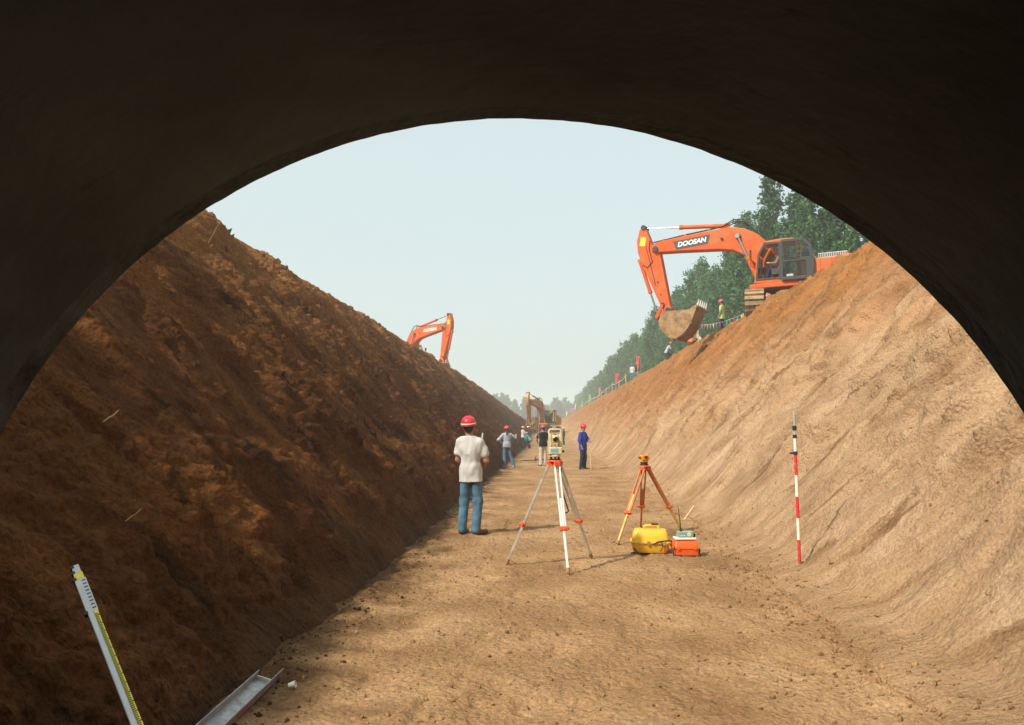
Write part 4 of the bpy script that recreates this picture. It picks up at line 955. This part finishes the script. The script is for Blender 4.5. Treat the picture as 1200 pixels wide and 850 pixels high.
def total_station(loc, rz):
    t = thing("total_station", "cream total station with dark lens mounted on the tall aluminium tripod", "survey instrument", loc, rz)
    f = MB(); f.lathe([(.07, .002), (.072, .010), (.06, .014)], 24)
    for a in range(3): f.cyl((.052 * math.cos(a * 2.1 + .5), .052 * math.sin(a * 2.1 + .5), .012), (.052 * math.cos(a * 2.1 + .5), .052 * math.sin(a * 2.1 + .5), .042), .013, 12)
    f.build("foot_screws", m_black, t, smooth=40)
    MB().lathe([(.04, .036), (.068, .040), (.070, .055), (.055, .062)], 24).build("tribrach", m_cream, t, smooth=40)
    f = MB(); f.box((0, 0, .108), (.158, .125, .088)); b = f.build("base_housing", m_cream, t, bevel=.012, seg=3)
    f = MB(); f.box((-.012, -.0635, .112), (.088, .006, .044)); dsp = f.build("display", m_lcd, b, bevel=.002)
    f = MB()
    for k in range(4): f.box((-.045 + k * .022, -.0645, .082), (.013, .006, .008))
    f.build("keypad", m_white, b)
    f = MB(); f.cyl((.085, -.01, .10), (.108, -.01, .10), .014, 12); f.build("tangent_screw", m_black, b, smooth=40)
    for sx in (-1, 1):
        f = MB(); f.prism([(sx * .080, .153), (sx * .078, .29), (sx * .068, .305), (sx * .050, .305), (sx * .044, .28), (sx * .042, .18), (sx * .036, .153)][::1], -.045, .045); f.build("standard", m_cream, t, bevel=.006)
    f = MB(); f.tube([(-.070, 0, .30), (-.070, 0, .345), (-.060, 0, .357), (.060, 0, .357), (.070, 0, .345), (.070, 0, .30)], .0105, 10); f.build("carry_handle", m_cream, t, smooth=50)
    f = MB(); f.box((0, 0, .245), (.072, .12, .088)); ts = f.build("telescope", m_cream, t, bevel=.014, seg=3)
    f = MB(); f.lathe([(.0335, 0), (.034, .03), (.029, .034), (.027, .02)], 24, (0, -.058, .242), Matrix.Rotation(R(90), 3, 'X')); f.build("lens_ring", m_brass, ts, smooth=40)
    f = MB(); f.lathe([(.026, 0), (.024, .004), (.001, .007)], 20, (0, -.083, .242), Matrix.Rotation(R(90), 3, 'X')); f.build("lens", m_lens, ts, smooth=60)
    f = MB(); f.cyl((0, .058, .242), (0, .105, .242), .016, 14); f.build("eyepiece", m_black, ts, smooth=40)
    f = MB(); f.box((0, -.005, .298), (.014, .06, .014)); f.build("sight", m_black, ts, bevel=.003)
    for x, z in ((-.045, .172), (.0, .168), (.04, .178)): MB().cyl((x, -.04, z), (x, -.068, z), .009, 10).build("focus_knob", m_steel, b, smooth=40)
    return t
ts_ = total_station((TS[0], TS[1], TS[2] + .012), R(4)); ts_.scale = (.97, .97, .98)
LV = (1.44, 11.9, 1.005)
lf = [(.93, 10.83), (1.47, 12.75), (2.06, 12.25)]
survey_tripod("short orange wooden tripod with pale lower legs carrying the orange level", LV, [(x, y_, gz(x, y_)) for x, y_ in lf], m_clamp, [(m_wood_o, m_wood_y), (m_wood_o, m_wood_o), (m_wood_o, m_wood_y)], strap=False, r=.019, gap=.06)
def level(loc, rz):
    t = thing("auto_level", "small orange surveyor's level with black eyepiece on the wooden tripod", "survey instrument", loc, rz)
    MB().lathe([(.05, 0), (.062, .004), (.06, .02), (.045, .03), (.05, .034), (.058, .04), (.055, .05)], 24).build("base_plate", m_black, t, smooth=40)
    f = MB(); f.lathe([(.055, .052), (.060, .06), (.060, .075), (.05, .08)], 24); f.build("circle", m_yel_h, t, smooth=40)
    f = MB(); f.prism([(-.05, .078), (.05, .078), (.062, .10), (.062, .13), (.045, .155), (-.03, .155), (-.055, .135)], -.075, .075, lambda x, y_, z: (x, y_, z)); b = f.build("body", mat("orange_yellow_body", (.72, .24, .015), .4, var=.05), t, bevel=.012, seg=3)
    f = MB(); f.cyl((.008, -.068, .122), (.008, -.105, .122), .022, 18); f.cyl((.008, .06, .122), (.008, .12, .122), .03, 18); f.build("eyepiece", m_black, b, smooth=40)
    MB().cyl((-.058, -.02, .115), (-.085, -.02, .115), .013, 12).build("focus_knob", m_black, b, smooth=40); MB().cyl((.06, .02, .10), (.082, .02, .10), .013, 12).build("focus_knob", m_black, b, smooth=40)
    f = MB(); f.box((-.02, -.02, .160), (.02, .08, .012)); f.build("sight", m_orange_c, b)
    return t
level((LV[0], LV[1], LV[2] + .012), R(8))

def rr_box(mb, prof, wx, wy, n=6, pw=.35):
    """stack of rounded rectangles: prof = (scale inset, z)"""
    ring = []
    for ins, z in prof:
        pts = []; hx, hy = wx / 2 - ins, wy / 2 - ins; rr = min(hx, hy) * pw
        for cx, cy, a0 in ((hx - rr, hy - rr, 0), (-hx + rr, hy - rr, 90), (-hx + rr, -hy + rr, 180), (hx - rr, -hy + rr, 270)):
            for k in range(n + 1): a = R(a0 + 90 * k / n); pts.append((cx + rr * math.cos(a), cy + rr * math.sin(a), z))
        ring.append(pts)
    m = len(ring[0]); fs = [tuple(range(m - 1, -1, -1)), tuple((len(ring) - 1) * m + k for k in range(m))]
    for i in range(len(ring) - 1): fs += [(i * m + k, i * m + (k + 1) % m, (i + 1) * m + (k + 1) % m, (i + 1) * m + k) for k in range(m)]
    return mb.add([p for q in ring for p in q], fs)
m_case_y = mat("yellow_case_plastic", (.74, .42, .02), .42, var=.06, scale=9, dirt=(.42, .26, .07), dirt_amt=.28)
m_case_o = mat("orange_case_plastic", (.82, .11, .012), .40, var=.05, scale=9, dirt=(.45, .20, .07), dirt_amt=.22)
yc = (1.30, 10.22)
t = thing("instrument_case", "bulky yellow plastic instrument case with black strap on the sand", "case", (*yc, gz(*yc) - .005), R(-7))
rr_box(MB(), [(.07, .0), (.03, .012), (.012, .05), (.0, .125)], .47, .34).build("lower_shell", m_case_y, t, smooth=40)
rr_box(MB(), [(-.014, .126), (-.016, .132), (-.016, .146), (-.012, .15)], .47, .34).build("rim", m_case_y, t, smooth=40)
rr_box(MB(), [(.004, .151), (.014, .20), (.024, .255), (.042, .282), (.085, .292)], .47, .34, pw=.32).build("lid", m_case_y, t, smooth=40)
f = MB(); f.tube([(-.085, 0, .288), (-.08, 0, .318), (-.05, 0, .328), (.07, 0, .335), (.10, 0, .325), (.105, 0, .29)], .017, 10); hdl = f.build("handle", m_case_y, t, smooth=50)
f = MB(); f.box((.055, -.004, .350), (.085, .035, .022)); f.box((-.10, 0, .312), (.02, .03, .03)); f.build("handle_grip", m_black, hdl, bevel=.008)
for x in (-.02, .17):
    f = MB(); f.box((x, -.186, .135), (.035, .014, .05)); f.build("latch", m_steel, t, bevel=.004)
f = MB(); f.tube([(-.20, -.16, .02), (-.235, -.20, .015), (-.15, -.20, .02), (-.19, -.175, .05), (-.21, -.12, .08)], .010, 6); f.tube([(.03, -.183, .12), (.09, -.19, .155), (.16, -.185, .165), (.23, -.13, .165), (.258, -.05, .15), (.25, .0, .09)], .009, 6); f.tube([(.14, -.186, .15), (.15, -.188, .09), (.12, -.182, .04)], .006, 6)
f.build("carry_strap", m_black, t, smooth=60)
ocp = (1.70, 10.03)
t = thing("instrument_case", "small bright orange plastic case under the radio on the sand", "case", (*ocp, gz(*ocp) - .004), R(5))
rr_box(MB(), [(.025, .0), (.008, .012), (.0, .09)], .30, .20, pw=.2).build("lower_shell", m_case_o, t, smooth=40)
rr_box(MB(), [(-.006, .091), (-.006, .102), (.0, .103), (.012, .17), (.03, .188), (.05, .19)], .30, .20, pw=.22).build("lid", m_case_o, t, smooth=40)
f = MB(); f.box((-.10, -.107, .098), (.03, .01, .04)); f.box((.10, -.107, .098), (.03, .01, .04)); f.build("latch", m_case_o, t, bevel=.003)
f = MB(); f.tube([(-.145, -.09, .11), (-.175, -.10, .07), (-.17, -.12, .02), (-.13, -.13, .012), (-.07, -.12, .012)], .010, 6); f.tube([(.15, -.04, .10), (.165, -.06, .07), (.155, -.07, .03)], .010, 6); f.build("carry_strap", m_black, t, smooth=60)
RZ = gz(*ocp) + .190
t = thing("radio_set", "grey-green radio with a tall black whip antenna resting on the orange case", "radio", (ocp[0] - .005, ocp[1], RZ), R(5))
rr_box(MB(), [(.012, .0), (.0, .006), (.0, .020), (.01, .026)], .26, .17, pw=.2).build("tray", m_alu_w, t, smooth=40)
f = MB(); f.prism([(-.09, .027), (.095, .027), (.10, .10), (-.085, .095)], -.06, .06, lambda x, y_, z: (x, y_, z)); b = f.build("housing", mat("grey_green_plastic", (.22, .33, .27), .45, var=.08), t, bevel=.008)
f = MB(); f.lathe([(.026, 0), (.024, .004), (.001, .005)], 18, (.045, -.062, .066), Matrix.Rotation(R(90), 3, 'X')); f.build("speaker_badge", mat("pale_gold_badge", (.62, .55, .30), .5, var=.1), b, smooth=40)
f = MB()
for k in range(3): f.box((-.06 + k * .022, -.0625, .05), (.014, .004, .010))
f.build("button", m_white, b)
f = MB(); f.cyl((-.045, .0, .092), (-.046, .0, .115), .016, 12); f.tube([(-.046, 0, .112), (-.055, .0, .25), (-.075, .0, .39)], [.008, .006, .0035], 8); f.build("antenna", m_black, t, smooth=60)
f = MB(); f.box((.115, 0, .05), (.025, .08, .04)); f.build("battery", m_grey, t, bevel=.006)

# red and white ranging pole stuck in the right slope
px_, py_ = 2.65, 8.62
pz = gz(px_, py_)
m_red_p = mat("pole_red", (.62, .03, .035), .4, var=.1, scale=30, dirt=(.45, .25, .14), dirt_amt=.25)
m_white_p = mat("pole_white", (.74, .71, .62), .4, var=.05, scale=30, dirt=(.45, .33, .2), dirt_amt=.2)
t = thing("ranging_pole", "red and white banded prism pole standing in the sunlit right slope", "survey pole", (px_, py_, pz))
t.rotation_euler = (R(-1), R(-.2), 0); t.scale = (1, 1, 1.045)
MB().cyl((0, 0, -.08), (0, 0, .03), .004, 10, .015).build("point", m_steel, t, smooth=40)
for k in range(6):
    ht = .215 if k < 5 else .16
    MB().cyl((0, 0, .03 + k * .215), (0, 0, .03 + k * .215 + ht), .0165, 16).build("band", m_red_p if k % 2 == 0 else m_white_p, t, smooth=40)
f = MB(); f.cyl((0, 0, 1.095), (0, 0, 1.13), .022, 14); f.box((-.035, 0, 1.112), (.05, .02, .018)); f.build("clamp", m_black, t, bevel=.003)
f = MB(); f.cyl((0, 0, 1.265), (0, 0, 1.30), .021, 14); f.cyl((0, 0, 1.345), (0, 0, 1.39), .022, 14); f.build("collar", m_grey, t, smooth=40)
f = MB(); f.cyl((0, 0, 1.30), (0, 0, 1.345), .013, 12); f.cyl((0, 0, 1.38), (0, 0, 1.51), .0115, 12); f.cyl((0, 0, 1.50), (0, 0, 1.535), .014, 12); f.build("top_rod", m_alu, t, smooth=40)

# levelling staff leaning on the shaded bank
A = V3(-2.30, 3.86, .882); B = V3(-1.30, 2.955, .03)
ax = (A - B).normalized(); L_ = (A - B).length
m_alu_s = mat("staff_white", (.50, .53, .54), .4, .2, var=.06, scale=10)
m_yel_s = mat("staff_yellow", (.80, .66, .05), .45, var=.04)
t = thing("levelling_staff", "white telescopic levelling staff with yellow scale leaning on the dark left bank", "levelling staff", B)
side = V3(.62, .62, .25); nrm = (V3(.45, -.8, .35)); nrm = (nrm - ax * nrm.dot(ax)).normalized(); sdv = ax.cross(nrm).normalized()
if sdv.x < 0: sdv = -sdv
def sbox(nm, m, u0, u1, w0, w1, d0, d1, par, bev=.002):
    f = MB(); c = ax * (u0 + u1) / 2 + sdv * (w0 + w1) / 2 + nrm * (d0 + d1) / 2; f.box(c, (w1 - w0, d1 - d0, u1 - u0), Matrix((sdv, nrm, ax)).transposed()); return f.build(nm, m, par, bevel=bev)
W1 = .0215
body_ = sbox("outer_section", m_alu_s, 0, L_ - .33, -W1, W1 - .018, -.014, .014, t, .004)
sc_ = sbox("scale_face", m_yel_s, 0, L_ - .33, W1 - .0175, W1, -.013, .0145, t, .002)
f = MB()
u = .02; k = 0
while u < L_ - .35:
    w_ = .012 if k % 5 else .017
    f.box(ax * u + sdv * (W1 - .017 + w_ / 2) + nrm * .0152, (w_, .0012, .0052), Matrix((sdv, nrm, ax)).transposed()); u += .0105; k += 1
f.build("graduation", m_black, sc_)
for u0, u1, w_, m_ in ((L_ - .33, L_ - .10, .021, m_alu_s), (L_ - .10, L_ - .055, .0165, m_yel_s), (L_ - .055, L_ + .0, .013, m_alu_s)):
    sbox("inner_section", m_, u0 + .001, u1, -w_ - .003, w_ + .004, -.010, .010, t, .002)
f = MB()
for q in range(9): f.box(ax * (L_ - .31 + q * .024) + sdv * .012 + nrm * .0105, (.016, .001, .007), Matrix((sdv, nrm, ax)).transposed())
f.build("graduation", m_black, t)
for u0, w_ in ((L_ - .335, .030), (L_ - .105, .025), (L_ - .058, .021), (L_ - .02, .017)):
    sbox("end_cap", m_black, u0, u0 + .018, -w_ - .006, -w_ + .012, -.013, .013, t, .002)

# aluminium channel lying at the foot of the left bank
def ground_pt(x, y_, dz=0): return V3(x, y_, gz(x, y_) + dz)
A = ground_pt(-1.69, 4.86, .04); B = ground_pt(-1.66, 3.25, .04); B.z = max(B.z, .05)
d = (A - B).normalized(); sdv = d.cross(V3(0, 0, 1)).normalized(); upv = sdv.cross(d)
tilt = Matrix.Rotation(R(16), 3, d); sdv = tilt @ sdv; upv = tilt @ upv
t = thing("metal_channel", "scratched aluminium channel with rusty marks lying at the foot of the left bank", "metal channel", B)
L_ = (A - B).length; q = Matrix((sdv, upv, d)).transposed()
m_ch = mat("scratched_channel", (.36, .35, .36), .42, .55, var=.25, scale=22, dirt=(.22, .13, .08), dirt_amt=.35, bump=.2)
f = MB(); f.box(d * L_ / 2, (.105, .005, L_), q); f.build("web", m_ch, t)
for s_ in (-1, 1): MB().box(d * (L_ / 2 + (.07 if s_ > 0 else 0)) + sdv * s_ * .0545 + upv * .022, (.005, .05, L_ + (.14 if s_ > 0 else 0)), q).build("flange", m_ch, t, bevel=.001)
f = MB(); f.box(d * (L_ - .03) + upv * .012, (.102, .02, .012), q); f.build("end_stop", m_alu, t)
f = MB(); 
for k in range(4): f.box(d * (L_ - .62 + k * .045) + sdv * .0578 + upv * .024, (.002, .018, .03), q)
f.build("red_mark", mat("faded_red_mark", (.40, .06, .06), .6, var=.2), t)
p = ground_pt(-1.53, 4.80, .02)
t = thing("crumpled_cup", "small crumpled white cup lying beside the metal channel", "litter", p)
f = MB(); f.lathe([(.014, 0), (.021, .042), (.019, .042), (.012, .003)], 12, (0, 0, .0), Matrix.Rotation(R(75), 3, 'Y')); f.build("cup", m_white, t, smooth=50)

# stakes, sticks
m_stake = mat("raw_timber", (.55, .40, .21), .8, var=.2, scale=14)
def stick(name, lab, cat, a, b, r, m, group=None):
    a = Vector(a); t = thing(name, lab, cat, a, 0, group); MB().tube([(0, 0, 0), tuple((Vector(b) - a) * .5 + V3(.004, 0, .006)), tuple(Vector(b) - a)], [r, r * .9, r * .8], 8).build("shaft", m, t, smooth=50); return t
a = ground_pt(2.36, 14.0, -.02); stick("wooden_stake", "pale wooden stick leaning out of the sand behind the orange case", "stick", a, a + V3(.20, .12, .24), .018, m_stake)
b_ = V3(1.42, 31.2, gz(1.42, 31.2))
stick("tool_shaft", "long pale tool shaft held upright by the worker in blue", "tool", b_ + V3(.29, -.26, .0), b_ + V3(.26, -.25, 1.22), .020, m_stake)
a = ground_pt(-2.5, 31, -.03); stick("marker_stake", "small white marker stake on the left bank above the woman in grey", "marker stake", a, a + V3(.03, 0, .26), .03, m_white)
a = ground_pt(-2.3, 60, -.03); stick("marker_stake", "tiny white marker stake on the left bank above the two yellow helmets", "marker stake", a, a + V3(.03, 0, .4), .04, m_white)
a = V3(-.36, 34.5, gz(-.36, 34.5)); stick("survey_rod", "thin white rod held by the worker in black behind the total station", "survey rod", a, a + V3(.05, 0, 1.80), .012, m_alu)
# shovel and frame lying on the floor
a = ground_pt(-.95, 38.2, .03)
t = thing("shovel", "dark long-handled tool lying across the trench floor beside the black-shirted worker", "tool", a, R(4))
MB().cyl((-.2, 0, .02), (1.15, .0, .05), .022, 8).build("handle", m_grey, t)
f = MB(); f.prism([(-.20, 0), (-.50, .02), (-.52, .05), (-.2, .04)], -.11, .11, lambda x, y_, z: (x, y_, z)); f.build("blade", m_steel, t)
a = ground_pt(-.32, 38.6, .0)
t = thing("wire_frame", "small dark metal frame standing behind the lying tool on the trench floor", "frame", a)
f = MB()
for x in (-.22, .05, .3): f.cyl((x, 0, 0), (x + .03, 0, .28 - abs(x) * .3), .02, 8); f.cyl((x, .25, 0), (x + .03, .25, .24), .02, 8)
f.cyl((-.26, 0, .1), (.36, 0, .1), .022, 8); f.cyl((-.26, .25, .1), (.36, .25, .1), .022, 8); f.cyl((.05, 0, .12), (.05, .25, .12), .02, 8); f.build("bars", m_grey, t)

# ------------------------------------------------------------------ flags, bunting and rope along the right crest
def flagm(n, c): return mat(n, c, .8, var=.08, scale=5)
m_fr = flagm("red_flag_cloth", (.62, .02, .05)); m_fp = flagm("pink_flag_cloth", (.72, .16, .22)); m_fg = flagm("green_flag_cloth", (.15, .55, .18)); m_fy = flagm("yellow_flag_cloth", (.70, .55, .10)); m_fb = flagm("blue_flag_cloth", (.05, .22, .50)); m_fv = flagm("violet_flag_cloth", (.25, .10, .30))
def flag(label, x, y_, hp, hf, wf, m, lean=.0, cat="flag"):
    z = gz(x, y_); t = thing("flag", label, cat, (x, y_, z))
    MB().cyl((0, 0, -.1), (lean, 0, hp), .022, 8).build("flagpole", m_stake, t, smooth=40)
    n = 7; V = []; 
    for i in range(n):
        for j in range(n):
            u, v = i / (n - 1), j / (n - 1); V.append((lean * (1 - v * hf / hp) + u * wf * (1 - .25 * v), .05 * math.sin(u * 5 + v * 3), hp - v * hf - u * .12))
    o = link("banner", npmesh("banner", np.array(V), grid_faces(n, n)), m, t, smooth=180); so = o.modifiers.new("thickness", 'SOLIDIFY'); so.thickness = .006
flag("narrow crimson flag on a thin pole just right of the two men on the crest", 8.55, 74, 2.1, 1.25, .28, m_fr, -.15)
flag("red flag on a pole just left of the two men on the crest", 8.55, 98, 2.0, 1.1, .42, m_fr)
flag("slim pink flag on the crest, left of the red flags", 8.45, 128, 1.9, 1.4, .25, m_fp)
flag("nearer of two slim green flags far along the right crest", 8.4, 156, 2.0, 1.4, .30, m_fg)
flag("farther of two slim green flags far along the right crest", 8.4, 190, 2.0, 1.4, .32, m_fg)
flag("nearer tiny yellow flag before the far trees on the right crest", 8.3, 232, 2.6, 1.7, .4, m_fy)
flag("farther tiny yellow flag at the far end of the right crest", 8.2, 330, 2.8, 2.0, .6, m_fy)
flag("dark violet banner far off near the end of the right crest", 9.0, 300, 3.6, 1.8, 2.2, m_fv)
a = ground_pt(8.35, 30.2)
t = thing("marker_flag", "tiny pink ribbon on a peg in front of the excavator's track", "marker flag", a); MB().cyl((0, 0, -.1), (0, 0, .32), .015, 6).build("peg", m_stake, t); f = MB(); f.box((.05, 0, .26), (.16, .02, .14), Matrix.Rotation(R(20), 3, 'Y')); f.build("ribbon", m_fp, t)
PA, PB = V3(8.42, 44.2, gz(8.42, 44.2) + .95), V3(8.50, 34.4, gz(8.5, 34.4) + .30)
t = thing("bunting", "string of coloured pennants from a stake under the bucket to the digger", "bunting", (PA.x, PA.y, PA.z - .95)); O = Vector(t.location)
f = MB(); f.cyl((0, 0, -.15), (.0, 0, .97), .035, 8); f.cyl(PB - O - V3(0, 0, .45), PB - O + V3(0, 0, .03), .03, 8); f.build("stake", m_stake, t)
def sag(k): p = PA.lerp(PB, k) - O; p.z -= .22 * 4 * k * (1 - k) * .6; return p
MB().tube([sag(k / 12) for k in range(13)], .008, 5).build("rope", m_white, t)
cols = [m_fr, m_fb, m_fr, m_fg, m_fp, m_fy, m_fb, m_fr, m_fb, m_fg, m_fb, m_fr, m_fb, m_fy]
for k in range(14):
    p = sag((k + .5) / 14); f = MB(); dl = (PB - PA).normalized(); sv = .5
    f.add([p - dl * .17, p + dl * .17, p + V3(.02, 0, -.27), p - dl * .17 + V3(.008, 0, 0), p + dl * .17 + V3(.008, 0, 0), p + V3(.028, 0, -.27)], [(0, 1, 2), (5, 4, 3), (0, 3, 4, 1), (1, 4, 5, 2), (2, 5, 3, 0)]); f.build("pennant", cols[k], t)
t = thing("rope_fence", "low rope barrier on wooden stakes running along the far right crest", "rope fence", ground_pt(8.45, 84)); O = Vector(t.location); pr = None; rope = MB()
for k in range(14):
    y_ = 84 + k * 9.5; p = ground_pt(8.45 + rng.uniform(-.05, .05), y_) - O; h = 1.0 + rng.uniform(-.1, .25)
    MB().cyl(p - V3(0, 0, .1), p + V3(rng.uniform(-.08, .08), 0, h), .045, 6).build("post", m_stake, t); q = p + V3(0, 0, h * .8)
    if pr is not None: rope.tube([pr, (pr + q) / 2 - V3(0, 0, .15), q], .03, 5)
    pr = q
rope.build("rope", m_white, t)
a = ground_pt(8.3, 57.3); stick("yellow_staff", "yellow staff leaning on the slope beside the crouching worker in grey", "survey staff", a + V3(-.55, -.2, -.95), a + V3(-.02, .1, .25), .045, m_fy)

# ------------------------------------------------------------------ straws on the left bank, clods and pebbles
def normal_left(x, y_, e=.05): return V3(-(gz(x + e, y_) - gz(x - e, y_)) / (2 * e), -.0, 1).normalized()
m_straw = mat("dry_straw", (.50, .36, .16), .8, var=.2)
for lab, x, y_, dv, L_ in (("pale dry twig with a kink near the top of the left bank", -5.6, 12.9, (.5, .55, -.5), .55), ("bent straw standing out of the left bank just inside the pipe's rim", -3.05, 5.35, (.13, .1, .10), .09), ("thin straw sticking up near the crest of the left bank", -5.85, 13.3, (.15, .05, .35), .5), ("short straw in the lower middle of the shaded left bank", -2.45, 4.6, (.14, .06, .08), .05)):
    a = ground_pt(x, y_, .03); n = normal_left(x, y_); d = Vector(dv).normalized()
    t = thing("dry_twig", lab, "twig", a); MB().tube([(0, 0, 0), tuple(d * L_ * .5 + n * .03), tuple(d * L_ * .75 + n * .02), tuple(d * L_ + n * .06)], [.003, .0028, .0024, .002], 5).build("stem", m_straw, t, smooth=50)
ico = bmesh.new(); bmesh.ops.create_icosphere(ico, subdivisions=1, radius=1); IV = np.array([v.co[:] for v in ico.verts]); IF = np.array([[v.index for v in f_.verts] for f_ in ico.faces]); ico.free()
def scatter(name, pts, sizes, m, lump=.5):
    n = len(pts); q = np.random.RandomState(len(pts)); V = IV[None] * (1 + lump * (q.rand(n, len(IV), 1) - .5)) * (np.array(sizes)[:, None, None] * (.6 + .8 * q.rand(n, 1, 3)))
    a = q.rand(n) * 6.28; c, s_ = np.cos(a), np.sin(a); X = V[..., 0] * c[:, None] - V[..., 1] * s_[:, None]; V[..., 1] = V[..., 0] * s_[:, None] + V[..., 1] * c[:, None]; V[..., 0] = X
    V = V + np.array(pts)[:, None, :]; F = IF[None] + (np.arange(n) * len(IV))[:, None, None]
    return tag(link(name, npmesh(name, V.reshape(-1, 3), F.reshape(-1, 3)), m, smooth=50), kind='stuff')
def scat(n, fx, size, y0=3, y1=26, emb=.3):
    P = []; S = []
    for _ in range(n):
        y_ = y0 * (y1 / y0) ** rng.random(); x = fx(y_); s_ = size(); P.append((x, y_, gz(x, y_) + s_ * (.6 - emb))); S.append(s_)
    return P, S
fR = lambda y_: float(np.interp(y_, Y, footR)); fL = lambda y_: float(np.interp(y_, Y, footL))
P1, S1 = scat(2600, lambda y_: fR(y_) + rng.gauss(-.12, .22), lambda: .004 + .018 * rng.random() ** 4)
P2, S2 = scat(3200, lambda y_: rng.uniform(fL(y_) + .1, fR(y_)), lambda: .004 + .012 * rng.random() ** 4, 3.6, 20)
P4, S4 = scat(700, lambda y_: fR(y_) + abs(rng.gauss(0, .8)), lambda: .004 + .014 * rng.random() ** 3, 4, 22)
scatter("sand_clods", P1 + P2 + P4, S1 + S2 + S4, m_clod)
P3, S3 = scat(2800, lambda y_: fL(y_) + rng.gauss(.10, .16), lambda: .004 + .013 * rng.random() ** 4, 3, 40)
scatter("dark_clods", P3, S3, m_rubble)
